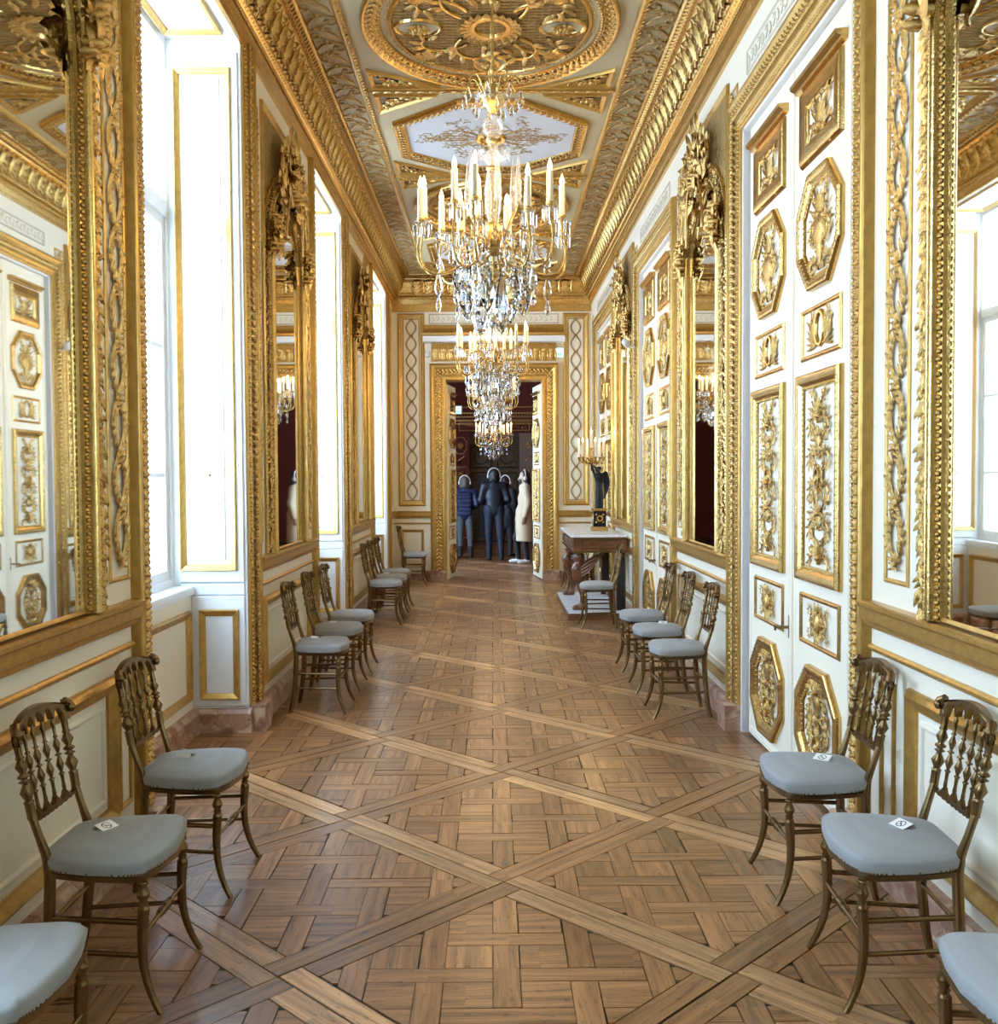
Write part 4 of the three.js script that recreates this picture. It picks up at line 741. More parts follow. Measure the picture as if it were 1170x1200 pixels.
// ---------------------------------------------------------------- end wall and its doorway
{
  const o = grp('doorway_surround', wallBack, 0, 0, ZB), path = [[BO[1], 0.165], [BO[1], BTOP], [BO[0], BTOP], [BO[0], 0.165]];
  mk('architrave', mould(path, [[-0.01, 0], [-0.01, 0.03], [0.03, 0.036], [0.05, 0.03], [0.06, 0.05], [0.15, 0.06], [0.16, 0.075], [0.2, 0.08], [0.21, 0.06], [0.235, 0.05], [0.235, 0]], false), M.goldFlat, o);
  const g = new Geo(); along(path, false, 0.062, 0.105, (x, y, a, i) => { for (const s of [-1, 1]) leafAt(g, x, y, 0.056, a + s * 0.9, 0.06, 0.04, 0.035); beadAt(g, x, y, 0.06, 0.024, 0.024, 0.03); }); beadRow(g, path, false, 0.04, 0.04, 0.034, 0.012);
  stuff(mk('leaf_and_bead', g, M.gold, o));
  const xc = (BO[0] + BO[1]) / 2;
  // carved frieze and the white shelf above it
  const f = grp('overdoor_frieze', wallBack, xc, 0, ZB); mk('ground', slab(rect(-0.97, 3.42, 0.97, 3.70), 0, 0.05), M.gold, f);
  const a = new Geo(); for (let x = -0.9; x < 0.91; x += 0.12) { acanAt(a, x, 3.45, 0.05, PI / 2, 0.2, 0.1, 0.05); leafAt(a, x + 0.06, 3.45, 0.05, PI / 2, 0.15, 0.05, 0.04); } for (let x = -0.94; x < 0.95; x += 0.05) beadAt(a, x, 3.68, 0.06, 0.018, 0.014, 0.03); for (let x = -0.94; x < 0.95; x += 0.04) beadAt(a, x, 3.43, 0.055, 0.012); stuff(mk('acanthus', a, M.gold, f));
  const s = grp('overdoor_shelf', wallBack, xc, 0, ZB); mk('corona', run([[3.70, 0], [3.71, 0.09], [3.715, 0.13], [3.80, 0.135], [3.805, 0]], -1.1, 1.1), M.white, s); mk('gilt_edge', run([[3.80, 0], [3.802, 0.15], [3.815, 0.17], [3.84, 0.18], [3.85, 0.165], [3.855, 0]], -1.13, 1.13), M.goldFlat, s); mk('gilt_cove', run([[3.855, 0], [3.86, 0.12], [3.885, 0.06], [3.93, 0.03], [3.985, 0.022], [3.99, 0]], -1.08, 1.08), M.goldFlat, s);
  const p = grp('overdoor_panel', wallBack, xc, 0, ZB); mk('frame', mould(rect(-1.0, 4.01, 1.0, 4.15), scaleP(THIN, 0.7)), M.arab, p); const ar = new Geo(); reseed(401); for (let x = -0.93; x < 0.94; x += 0.08) { const q = Math.round((x + 0.93) / 0.08) % 2 ? 1 : -1; curl(ar, x - 0.03, 4.08 - q * 0.03, 0.003, q * 0.5, 0.1, q * 3.6, 0.005, 0.003, 8, 4, 3); } stuff(mk('arabesque', ar, M.arab, p));
  mk('cove_band', run([[4.19, 0], [4.20, 0.012], [4.30, 0.022], [4.30, 0]], XL, XR), M.goldFlat, wallBack).position.z = ZB;
  const vine = wreath(2.8, 0.075, 0.255, 0.03).build();
  for (const [c, w] of [[-1.255, 0.19], [1.31, 0.185]]) {
    const q = grp('vine_panel', wallBack, c, 0, ZB); mk('frame', mould(rect(-w, 1.19, w, 4.145), BIGP), M.goldFlat, q); mk('inner_frame', mould(rect(-w + 0.065, 1.255, w - 0.065, 4.08), scaleP(THIN, 0.7)), M.goldFlat, q); mk('vine', vine, M.arabGold || M.goldDull, q).position.set(0, 1.27, 0);
    const d = grp('dado_panel', wallBack, c, 0, ZB); mk('frame', mould(rect(-0.165, 0.24, 0.165, 0.79), PANEL), M.goldFlat, d); mk('field', slab(rect(-0.105, 0.3, 0.105, 0.73), 0, 0.008, 0.006), M.cream, d);
  }
  for (const [x0, x1] of [[XL, BO[0] - 0.235], [BO[1] + 0.235, XR]]) { mk('chair_rail', run(RAILP, x0, x1), M.goldFlat, wallBack).position.z = ZB; mk('bar_moulding', run(BARP, x0, x1), M.goldFlat, wallBack).position.z = ZB; }
  mk('jamb_lining', new Geo().box(BO[0], 0, -0.4, BO[0] + 0.015, BTOP, 0).box(BO[1] - 0.015, 0, -0.4, BO[1], BTOP, 0).box(BO[0], BTOP - 0.015, -0.4, BO[1], BTOP, 0), M.goldFlat, wallBack).position.z = ZB;
}
// the two open leaves, turned back into the far room
for (const [x, s, n, lb] of [[BO[0] + 0.02, -1, 4, 'open white and gilt door leaf on the window side of the end doorway'], [BO[1] - 0.02, 1, 5, 'open white and gilt door leaf behind the console table side of the end doorway']]) {
  const o = struct('door_' + n, lb, x, 0, ZB - 0.05, s < 0 ? PI / 2 - 0.14 : -PI / 2 + 0.14, 'door'); o.scale.y = 3.1 / 3.74;
  const l = doorLeaf(o, s < 0 ? 0.38 : -0.38, M.cream, M.gold, -0.02); l.scale.x = 0.84;
}
// ---------------------------------------------------------------- the dim red room beyond
const redPaint = std({ name: 'dark red wall cloth', color: lin(0.16, 0.022, 0.014), roughness: 0.7, bumpMap: bumpMap3, bumpScale: 0.001 });
const ZF = -24.4, farH = 4.4;
{
  const o = struct('wall_far_room', 'dark red walls of the room beyond the doorway');
  mk('side_wall', new Geo().box(2.5, 0, ZF, 2.7, farH, ZB - 0.4), redPaint, o);
  mk('side_wall', new Geo().box(-2.7, 0, -16.2, -2.5, farH, ZB - 0.4).box(-2.7, 0, ZF, -2.5, farH, -18.6).box(-2.7, 0, -18.6, -2.5, 0.5, -16.2).box(-2.7, 3.6, -18.6, -2.5, farH, -16.2), redPaint, o);
  mk('end_wall', new Geo().box(-2.7, 0, ZF - 0.2, -0.56, farH, ZF).box(0.66, 0, ZF - 0.2, 2.7, farH, ZF).box(-0.56, 2.72, ZF - 0.2, 0.66, farH, ZF), redPaint, o);
  mk('room_ceiling', new Geo().box(-2.7, farH, ZF - 1.6, 2.7, farH + 0.2, ZB - 0.4), redPaint, o);
  const t = new Geo(); for (const [y, h] of [[3.33, 0.02], [3.0, 0.03], [2.92, 0.02]]) t.box(-1.1, y, ZF, 1.2, y + h, ZF + 0.04); mk('gilt_lines', t, M.goldDull, o);
  const d = new Geo(); for (let x = -0.95; x < 1.05; x += 0.07) d.add(BEAD, mtx(x, 3.15, ZF, 0, 0.022, 0.016, 0.02)); d.box(-1.02, 3.18, ZF, 1.12, 3.21, ZF + 0.03).box(-1.02, 3.09, ZF, 1.12, 3.115, ZF + 0.03); mk('gilt_dentils', d, M.goldDull, o);
  const f = grp('lintel_panel', o, 0.05, 0, ZF); mk('frame', mould(rect(-0.86, 2.77, 0.86, 2.97), THIN), M.goldDull, f); const a = new Geo(); for (let x = -0.75; x < 0.76; x += 0.06) leafAt(a, x, 2.87, 0.004, (x * 7) % 6, 0.06, 0.03, 0.02); mk('garland', a, M.gold, f);
  mk('dado_rail', new Geo().box(-2.5, 0.0, ZF, -0.6, 0.12, ZF + 0.03).box(0.7, 0, ZF, 2.5, 0.12, ZF + 0.03), M.walnut, o);
}
// panelled leaves folded back on both sides of the next doorway
const mauve = std({ name: 'white paint toned for dim red light', color: lin(0.30, 0.20, 0.17), roughness: 0.5 });  // dim red-tinted light on white leaves is put into both leaf colours
for (const [x, m, n, lb] of [[-0.78, redPaint, 6, 'door leaf coloured dark red for the dim light with a gilt octagon in the far room'], [0.88, mauve, 7, 'door leaf coloured mauve for the dim red light with a gilt octagon in the far room']]) {
  const o = struct('door_' + n, lb, x, 0, ZF + 0.03, 0, 'door');
  mk('board', slab(rect(-0.22, 0.02, 0.22, 2.7), 0, 0.04, 0.004), m, o);
  const oc = OCT(2.2, 2.6, 0.15, 0.07, 0.09); mk('octagon_frame', mould(oc, THIN, true, 0.04), M.goldDull, o); const g = new Geo(); for (let k = 0; k < 8; k++) leafAt(g, 0, 2.4, 0.045, k * 0.785, 0.08, 0.04, 0.03); beadAt(g, 0, 2.4, 0.05, 0.03); mk('octagon_rosette', g, M.gold, o);
  const h = new Geo(); for (let k = 0; k < 5; k++) leafAt(h, -0.08 + k * 0.03, 2.02 + k * 0.02, 0.045, 0.6, 0.09, 0.04, 0.03); mk('small_ornament', h, M.gold, o);
  mk('tall_frame', mould(rect(-0.15, 0.9, 0.15, 1.88), THIN, true, 0.04), M.goldDull, o); mk('tall_relief', relief(0.22, 0.85, 61, 5).build().translate(0, 1.39, 0.042), M.gold, o); mk('low_frame', mould(rect(-0.15, 0.15, 0.15, 0.8), THIN, true, 0.04), M.goldDull, o);
}
{
  const brown = std({ name: 'brown oak', map: oakT, color: lin(0.20, 0.13, 0.06), roughness: 0.45 });
  const o = struct('door_8', 'brown panelled double door with round medallions at the very end', 0.05, 0, ZF - 0.7, 0, 'door');
  mk('surround', new Geo().box(-1.2, 0, -0.2, -0.66, 3.2, 0).box(0.66, 0, -0.2, 1.2, 3.2, 0).box(-0.66, 2.75, -0.2, 0.66, 3.2, 0), brown, o);
  for (const s of [-1, 1]) { const l = grp('leaf', o, s * 0.33, 0, 0); mk('board', slab(rect(-0.325, 0.01, 0.325, 2.74), -0.05, 0, 0.005), brown, l); mk('roundel', mould(ellipse(0.2, 0.2, 24, 0, 2.15), PANEL), brown, l); mk('top_frame', mould(rect(-0.26, 1.86, 0.26, 2.45), PANEL), brown, l); mk('mid_frame', mould(rect(-0.26, 1.1, 0.26, 1.75), PANEL), brown, l); mk('low_frame', mould(rect(-0.26, 0.2, 0.26, 0.95), PANEL), brown, l); }
  mk('passage_wall', new Geo().box(-2.7, 0, -1.2, 2.7, 4.4, -0.3).box(-2.9, 0, -1.2, -2.6, 4.4, 0.9).box(2.5, 0, -1.2, 2.9, 4.4, 0.9), brown, o);
  mk('dark_gap_sheet', slab(rect(-0.42, 0.1, -0.05, 1.7), 0, 0.004), M.black, o);  // flat black sheet painted in for the shade of a dark opening
}
// ---------------------------------------------------------------- gilt ballroom chairs (local: front = +z, origin on the floor)
const fabricB = tex(256, (u, v) => { const n = 0.5 + 0.5 * sin(u * 256 * PI) * sin(v * 256 * PI) * 0.3 + 0.4 * (NA(u * 64, v * 64) - 0.5); return [n, n, n]; }, false);
const velvetT = tex(256, (u, v) => { const n = 0.93 + 0.07 * (NA(u * 8, v * 8) * 0.6 + NB(u * 32, v * 32) * 0.4); return [n, n, n]; });
M.velvet = phy({ name: 'grey blue velvet', color: lin(0.36, 0.365, 0.355), map: velvetT, roughness: 0.85, sheen: 0.35, sheenColor: lin(0.7, 0.75, 0.8), sheenRoughness: 0.4, bumpMap: rep(fabricB, 2), bumpScale: 0.0004 });
const TURN = [[0.0045, 0], [0.007, 0.02], [0.0055, 0.035], [0.006, 0.06], [0.0105, 0.066], [0.0048, 0.072], [0.0138, 0.096], [0.006, 0.12], [0.0042, 0.124], [0.0125, 0.13], [0.0042, 0.136], [0.006, 0.141], [0.013, 0.163], [0.0045, 0.186], [0.0095, 0.19], [0.005, 0.196], [0.006, 0.225], [0.009, 0.236], [0.0055, 0.246], [0.0045, 0.262]];
const POSTT = [[0.0155, 0], [0.014, 0.004], [0.0145, 0.045], [0.0165, 0.05], [0.01, 0.056], [0.0215, 0.08], [0.01, 0.102], [0.008, 0.107], [0.019, 0.114], [0.008, 0.121], [0.0185, 0.127], [0.0185, 0.132], [0.009, 0.14], [0.0195, 0.16], [0.0095, 0.181], [0.014, 0.186], [0.0105, 0.192], [0.0115, 0.235], [0.015, 0.243], [0.009, 0.252], [0.011, 0.27]];
const chairProto = (() => {
  const o = new THREE.Group(); o.name = 'ballroom_chair';
  const bronze = M.bronze;
  // upholstered seat: serpentine front, domed top
  const outline = (a) => { const c = cos(a), s = sin(a), p = 0.34; let x = Math.sign(c) * Math.pow(abs(c), p), z = Math.sign(s) * Math.pow(abs(s), p); const w = 0.19 + 0.03 * z; const zz = z > 0 ? 0.2 * z + 0.012 * cos(x * PI) * (z > 0.9 ? 1 : 0) : 0.165 * z; return [x * (w + 0.012 * cos(z * PI / 2)), zz]; };
  const seat = sheet(40, 10, (s, t) => { const a = s * 2 * PI, [x, z] = outline(-a); if (t < 0.25) { const q = t / 0.25; return [x * (0.985 + 0.03 * sin(q * PI * 0.6)), 0.418 + q * 0.04, z * (0.985 + 0.03 * sin(q * PI * 0.6))]; } const q = (t - 0.25) / 0.75, k = 1.01 - q * 1.01, h = 0.458 + 0.036 * Math.pow(sin(q * PI / 2), 0.6); return [x * k, h, z * k]; }, true);
  mk('seat_cushion', seat, M.velvet, o);
  const rail = sheet(40, 3, (s, t) => { const [x, z] = outline(-s * 2 * PI), k = [0.94, 0.99, 0.99, 0.96][Math.round(t * 3)] || 0.99; return [x * k, 0.395 + [0, 0.004, 0.02, 0.026][Math.round(t * 3)], z * k]; }, true);
  mk('seat_rail', rail, bronze, o);
  const base = new Geo(); { const n = 40; const pts = []; for (let k = 0; k < n; k++) { const [x, z] = outline(k / n * 2 * PI); pts.push([x * 0.94, z * 0.94]); } pts.forEach(([x, z]) => base.v(x, 0.395, z, 0, -1, 0)); for (let k = 1; k < n - 1; k++) base.tri(0, k, k + 1); } mk('seat_underside', base, bronze, o);
  const nails = new Geo(); for (let k = 0; k < 90; k++) { const [x, z] = outline(k / 90 * 2 * PI); nails.add(BEAD, M4().makeTranslation(x * 0.995, 0.422, z * 0.995).multiply(M4().makeRotationY(atan2(x, z))).multiply(M4().makeScale(0.0035, 0.0035, 0.0035))); } stuff(mk('nail_trim', nails, bronze, o));
  // front legs: turned cup on top, sabre below
  for (const s of [-1, 1]) {
    const g = new Geo();
    g.add(lathe([[0.013, 0.395], [0.017, 0.388], [0.01, 0.38], [0.019, 0.36], [0.019, 0.35], [0.011, 0.336], [0.016, 0.33], [0.012, 0.324], [0.017, 0.316], [0.018, 0.31]].reverse(), 10), M4().makeTranslation(s * 0.187, 0, 0.165));
    const pts = []; for (let k = 0; k <= 12; k++) { const t = k / 12, y = 0.312 * (1 - t); pts.push([s * (0.187 + 0.018 * t * t), y, 0.165 + 0.052 * Math.pow(t, 3.2) - 0.008 * sin(PI * t)]); }
    g.add(tube(pts, (t) => 0.0185 - 0.0085 * t, 8, [1, 0, 0]));
    mk('front_leg', g, bronze, o);
    // rear leg and back post in one sweep
    const q = new Geo(), R = [[0.155, 0, -0.172], [0.152, 0.1, -0.152], [0.15, 0.25, -0.136], [0.15, 0.4, -0.13], [0.152, 0.46, -0.138], [0.155, 0.52, -0.158], [0.157, 0.585, -0.178]];
    q.add(tube(R.map(([x, y, z]) => [s * x, y, z]), (t) => 0.0125 + 0.006 * sin(PI * min(1, t * 1.25)), 8, [1, 0, 0]));
    mk('rear_leg', q, bronze, o);
    const lean = M4().makeTranslation(s * 0.157, 0.58, -0.177).multiply(M4().makeRotationX(-0.17)).multiply(M4().makeRotationZ(-s * 0.03));
    mk('back_post', new Geo().add(lathe(POSTT, 10), lean), bronze, o);
  }
  // spindles between the cross rail and the crest, on a slightly hollow back
  const hollow = (x) => -0.014 * (1 - (x / 0.16) ** 2);
  for (let k = 0; k < 4; k++) { const x = -0.093 + k * 0.062; mk('spindle', new Geo().add(lathe(TURN, 8), M4().makeTranslation(x, 0.578, -0.176 + hollow(x)).multiply(M4().makeRotationX(-0.165)).multiply(M4().makeRotationZ(-x * 0.25)).multiply(M4().makeScale(1, 0.98, 1))), bronze, o); }
  const band = (x0, x1, n, lo, hi, zc, th) => { const g = new Geo(), P = []; for (let k = 0; k <= n; k++) { const x = x0 + (x1 - x0) * k / n; P.push([x, lo(x), hi(x), zc(x, lo(x)), zc(x, hi(x))]); } for (let k = 0; k < n; k++) { const a = P[k], b = P[k + 1]; g.quad([a[0], a[1], a[3] + th], [b[0], b[1], b[3] + th], [b[0], b[2], b[4] + th], [a[0], a[2], a[4] + th]); g.quad([b[0], b[1], b[3] - th], [a[0], a[1], a[3] - th], [a[0], a[2], a[4] - th], [b[0], b[2], b[4] - th]); g.quad([a[0], a[2], a[4] + th], [b[0], b[2], b[4] + th], [b[0], b[2], b[4] - th], [a[0], a[2], a[4] - th]); g.quad([a[0], a[1], a[3] - th], [b[0], b[1], b[3] - th], [b[0], b[1], b[3] + th], [a[0], a[1], a[3] + th]); } return g; };
  const zAt = (x, y) => -0.176 - (y - 0.578) * 0.168 + hollow(x);
  // lower cross rail with little cups for the spindles
  mk('cross_rail', band(-0.152, 0.152, 30, (x) => 0.552 + 0.012 * (x / 0.15) ** 2 + 0.002 * cos(x * 200), (x) => 0.570 + 0.02 * Math.pow(abs(cos((x - 0.031) * PI / 0.062)), 8), zAt, 0.008), bronze, o);
  // crest rail: arched, scalloped below, scrolled ends
  const crest = band(-0.178, 0.178, 89, (x) => 0.828 - 0.028 * (x / 0.17) ** 2 + 0.040 * sqrt(max(0, 1 - (((((x + 0.031) % 0.062) + 0.062) % 0.062 - 0.031) / 0.028) ** 2)) * (abs(x) < 0.155 ? 1 : 0.1), (x) => 0.886 - 0.034 * (x / 0.178) ** 2, zAt, 0.011);
  for (const s of [-1, 1]) { crest.add(tube([[s * 0.17, 0.862, zAt(s * 0.17, 0.86) + 0.004], [s * 0.187, 0.852, zAt(s * 0.18, 0.85) + 0.01], [s * 0.192, 0.838, zAt(s * 0.18, 0.84) + 0.014]], 0.016, 7)); ballAt(crest, s * 0.186, 0.84, zAt(s * 0.18, 0.84) + 0.016, 0.017, 0.017, 0.014); for (let k = 0; k < 4; k++) leafAt(crest, s * (0.175 - k * 0.012), 0.85 + k * 0.006, zAt(s * 0.17, 0.85) + 0.012, PI / 2 + s * (0.6 + k * 0.2), 0.03, 0.014, 0.008); }
  mk('crest_rail', crest, bronze, o);
  // stretchers
  const bar = (name, a, b, r = 0.008) => mk(name, new Geo().add(tube([a, b], r, 7, [0.3, 1, 0.2])), bronze, o);
  for (const s of [-1, 1]) { bar('side_stretcher', [s * 0.188, 0.27, 0.165], [s * 0.152, 0.27, -0.135], 0.009); bar('side_stretcher', [s * 0.191, 0.17, 0.165], [s * 0.152, 0.17, -0.142], 0.008); }
  bar('rear_stretcher', [-0.15, 0.25, -0.135], [0.15, 0.25, -0.135], 0.009);
  const ft = lathe([[0.006, -0.185], [0.008, -0.1], [0.0075, -0.06], [0.013, -0.05], [0.007, -0.044], [0.0155, -0.025], [0.007, -0.008], [0.0145, 0], [0.007, 0.008], [0.0155, 0.025], [0.007, 0.044], [0.013, 0.05], [0.0075, 0.06], [0.008, 0.1], [0.006, 0.185]], 8);
  mk('front_stretcher', new Geo().add(ft, M4().makeTranslation(0, 0.235, 0.166).multiply(M4().makeRotationZ(PI / 2))), bronze, o);
  return o;
})();
const CHX = { L: -1.222, R: 1.272 };
// x offset, z, turn, label
const CH = [
  ['L', -2.32, 0.02, 'gilt ballroom chair with a daylit pale seat, nearest the entrance below the window-wall mirror'],
  ['L', -3.14, 0.0, 'gilt ballroom chair with a shaded olive-grey seat below the window-wall mirror'],
  ['L', -3.97, 0.03, 'gilt ballroom chair at the corner of the first window reveal, half its seat in light'],
  ['L', -6.93, 0.0, 'gilt chair first in the row of three below the mirror between two windows'],
  ['L', -7.66, 0.0, 'gilt chair in the middle of the three below the mirror between two windows'],
  ['L', -8.38, 0.0, 'gilt chair last of the three below the mirror, next to the second window'],
  ['L', -11.02, 0.0, 'gilt chair first of the three beyond the second window'],
  ['L', -11.62, 0.0, 'gilt chair in the middle of the three beyond the second window'],
  ['L', -12.25, 0.0, 'gilt chair last of the three beyond the second window'],
  ['L', -15.17, 0.0, 'single gilt chair in the corner by the end wall and last window'],
  ['R', -2.22, 0.03, 'gilt ballroom chair with a bright blue-grey seat, first below the large mirror facing the windows'],
  ['R', -3.10, 0.05, 'gilt ballroom chair with a small card on its blue-grey seat below the large mirror'],
  ['R', -3.85, 0.02, 'gilt ballroom chair with its back against the first double door frame'],
  ['R', -6.71, 0.0, 'gilt chair next to the far jamb of the first double door'],
  ['R', -7.50, 0.0, 'gilt chair in the middle of the three below the mirror between the double doors'],
  ['R', -8.30, 0.0, 'gilt chair beside the near jamb of the second double door'],
  ['R', -10.62, 0.0, 'gilt chair standing in front of the console table plinth'],
  ['R', -13.42, 0.0, 'gilt chair half hidden just beyond the console table'],
  ['R', -14.35, 0.0, 'gilt chair glimpsed past the console table leg near the end wall'],
];
CH.forEach(([s, z, turn, label], k) => {
  const o = k ? chairProto.clone() : chairProto; o.name = numbered('ballroom_chair'); scene.add(o);
  const x = CHX[s] + (s === 'R' && z < -10 && z > -11 ? -0.13 : 0) + (s === 'R' && z < -13 ? -0.06 : 0); o.position.set(x, 0, z); o.rotation.y = (s === 'L' ? LEFT : RIGHT) + turn; tag(o, label, 'chair', 'gilt ballroom chairs');
});
// small do-not-sit cards lying on some seats
const cardT = (() => { const c = document.createElement('canvas'); c.width = 192; c.height = 128; const x = c.getContext('2d'); x.fillStyle = '#f4f2ec'; x.fillRect(0, 0, 192, 128); x.strokeStyle = '#16171a'; x.lineWidth = 9; x.beginPath(); x.arc(96, 64, 44, 0, 7); x.stroke(); x.lineWidth = 8; x.beginPath(); x.moveTo(66, 34); x.lineTo(126, 94); x.stroke(); x.lineWidth = 7; x.beginPath(); x.moveTo(80, 36); x.lineTo(84, 66); x.lineTo(112, 66); x.moveTo(84, 66); x.lineTo(78, 92); x.moveTo(112, 66); x.lineTo(116, 92); x.stroke(); const t = new THREE.CanvasTexture(c); t.colorSpace = THREE.SRGBColorSpace; return t; })();
M.card = std({ name: 'printed card', map: cardT, roughness: 0.6 }); M.paper = std({ name: 'card back', color: lin(0.75, 0.74, 0.7), roughness: 0.7 });
[[0, 'white no-sitting card on the pale chair seat nearest the entrance on the window side', 0.3], [1, 'white no-sitting card on the shaded olive-grey chair seat', -0.5], [2, 'white no-sitting card on the half lit seat at the window corner', 1.4], [3, 'white card on the first seat of the row between two windows', 1.2], [4, 'white card on the middle seat of the row between two windows', 1.5],
  [11, 'white no-sitting card on the blue-grey chair seat below the large mirror', 0.35], [12, 'white no-sitting card on the seat next to the first double door', 0.9], [14, 'white card on the middle seat below the mirror between the double doors', 1.3], [7, 'white card on the middle seat beyond the second window', 1.3]].forEach(([k, label, a]) => {
  const [s, z] = CH[k], c = thing('seat_card', label, 'card', CHX[s] + (s === 'L' ? -0.015 : 0.015), 0.4935, z, (s === 'L' ? LEFT : RIGHT) + a, 'no-sitting cards on the seats');
  const w = 0.031, d = 0.021, g = new Geo(), b = new Geo(); // a folded tent, printed face up
  g.quad([-w, 0.001, d], [w, 0.001, d], [w, 0.014, -d], [-w, 0.014, -d], [[0, 0], [1, 0], [1, 1], [0, 1]]);
  b.quad([w, 0.0135, -d], [w, 0.0005, d], [-w, 0.0005, d], [-w, 0.0135, -d]); b.quad([w, 0, -d - 0.012], [-w, 0, -d - 0.012], [-w, 0.014, -d], [w, 0.014, -d]);
  mk('printed_face', g, M.card, c); mk('folded_back', b, M.paper, c);
});
// ---------------------------------------------------------------- crystal chandeliers
const facet = (g) => { const b = g.toNonIndexed(); b.computeVertexNormals(); return b; };
const DROP = (() => facet(lathe([[0.0008, -1], [0.1, -0.88], [0.185, -0.66], [0.15, -0.4], [0.07, -0.12], [0.05, -0.03], [0.0008, 0]], 6).build()))();
const PRISM = (() => facet(lathe([[0.0008, -1], [0.12, -0.9], [0.14, -0.1], [0.0008, 0]], 5).build()))();
const STAR = (() => { const g = new Geo(); for (let k = 0; k < 7; k++) g.add(LEAF, mtx(0, 0, 0, k * 0.8976, 0.45, 1, 0.25)); beadAt(g, 0, 0, 0.05, 0.22); return g.build(); })();
const SPIRE = lathe([[0.001, 0], [0.022, 0.003], [0.012, 0.02], [0.02, 0.035], [0.016, 0.05], [0.019, 0.09], [0.001, 0.26]], 6).build();
const CANDLEG = lathe([[0.0145, 0], [0.0148, 0.002], [0.0142, 0.137], [0.009, 0.142], [0.003, 0.143]], 10).build();
const FLAMEG = lathe([[0.004, 0], [0.010, 0.010], [0.0115, 0.02], [0.008, 0.036], [0.003, 0.05], [0.0004, 0.057]], 8).build();
const CUP = lathe([[0.004, -0.05], [0.006, -0.03], [0.012, -0.022], [0.009, -0.012], [0.018, 0], [0.019, 0.012], [0.015, 0.013]], 10).build();
const DISH = lathe([[0.004, -0.004], [0.02, -0.004], [0.032, 0.004], [0.033, 0.006], [0.02, 0], [0.004, 0]], 12).build();
const chandProto = (() => {
  const o = new THREE.Group(); o.name = 'crystal_chandelier';
  const G = M.gold, C = M.crystal, D = M.pendant; reseed(606);
  // heights relative to y = 0 at the candle cups (2.80 m)
  const put = (name, geo, mat, x, y, z, s = 1, par = o) => { const m = mk(name, geo, mat, par); m.position.set(x, y, z); if (s !== 1) m.scale.setScalar(s); return m; };
  mk('rod', new Geo().add(tube([[0, 0.62, 0], [0, HC - 2.80, 0]], 0.007, 8)), G, o);
  const knot = new Geo(); ballAt(knot, 0, 0, 0, 0.013, 0.02, 0.013); const knotG = knot.build(); for (let y = 0.7; y < 1.9; y += 0.16) put('rod_knot', knotG, G, 0, y, 0);
  mk('ceiling_cup', lathe([[0.01, 1.82], [0.03, 1.84], [0.06, 1.88], [0.07, HC - 2.80]], 14), G, o);
  mk('crown_bowl', lathe([[0.008, 0.5], [0.02, 0.51], [0.05, 0.545], [0.06, 0.575], [0.055, 0.58], [0.03, 0.57], [0.012, 0.62], [0.007, 0.64]], 16), G, o);
  mk('glass_ball', new Geo().add(BALL, M4().makeTranslation(0, 0.44, 0).multiply(M4().makeScale(0.052, 0.06, 0.052))), C, o);
  mk('glass_stem', lathe([[0.001, 0.36], [0.014, 0.36], [0.02, 0.33], [0.05, 0.3], [0.03, 0.27], [0.02, 0.255], [0.03, 0.22], [0.042, 0.15], [0.036, 0.05], [0.02, -0.01], [0.03, -0.04], [0.001, -0.05]], 12), C, o);
  mk('stem_collar', lathe([[0.012, 0.385], [0.024, 0.375], [0.014, 0.362]], 12), G, o); mk('stem_collar', lathe([[0.026, 0.255], [0.036, 0.245], [0.026, 0.235]], 12), G, o);
  mk('body', lathe([[0.005, -0.16], [0.03, -0.155], [0.05, -0.12], [0.055, -0.08], [0.03, -0.05], [0.045, -0.03], [0.02, 0]], 14), G, o);
  // little hooked crown arms
  for (let k = 0; k < 8; k++) { const a = k * PI / 4 + 0.2, P = []; for (let m = 0; m <= 10; m++) { const t = m / 10; P.push([cos(a) * (0.03 + 0.1 * t), 0.55 + 0.1 * sin(t * 2.6) + 0.03 * t, sin(a) * (0.03 + 0.1 * t)]); } mk('crown_arm', tube(P, 0.004, 5, [0, 1, 0.1]), G, o); put('crystal_star', STAR, C, cos(a) * 0.075, 0.565, sin(a) * 0.075, 0.028).lookAt(cos(a) * 2, 0.565, sin(a) * 2); put('crystal_drop', DROP, D, cos(a) * 0.135, 0.6, sin(a) * 0.135, 0.075); put('crystal_drop', DROP, D, cos(a + 0.4) * 0.09, 0.55, sin(a + 0.4) * 0.09, 0.06); }
  // middle wreath of stars and spires
  for (let k = 0; k < 8; k++) { const a = k * PI / 4, r = 0.075; put('crystal_star', STAR, C, cos(a) * r, 0.31, sin(a) * r, 0.032).lookAt(cos(a) * 2, 0.31, sin(a) * 2); }
  for (let k = 0; k < 6; k++) { const a = k * PI / 3 + 0.35, r = 0.125, P = []; for (let m = 0; m <= 8; m++) { const t = m / 8; P.push([cos(a) * r * t, -0.02 + 0.09 * Math.pow(t, 2) - 0.05 * sin(PI * t), sin(a) * r * t]); } mk('spire_arm', tube(P, 0.004, 5, [0, 1, 0.1]), G, o); const sp = put('crystal_spire', SPIRE, C, cos(a) * r, 0.07, sin(a) * r, 0.95); put('crystal_star', STAR, C, cos(a) * r, 0.18, sin(a) * r, 0.022).lookAt(cos(a) * 2, 0.18, sin(a) * 2); }
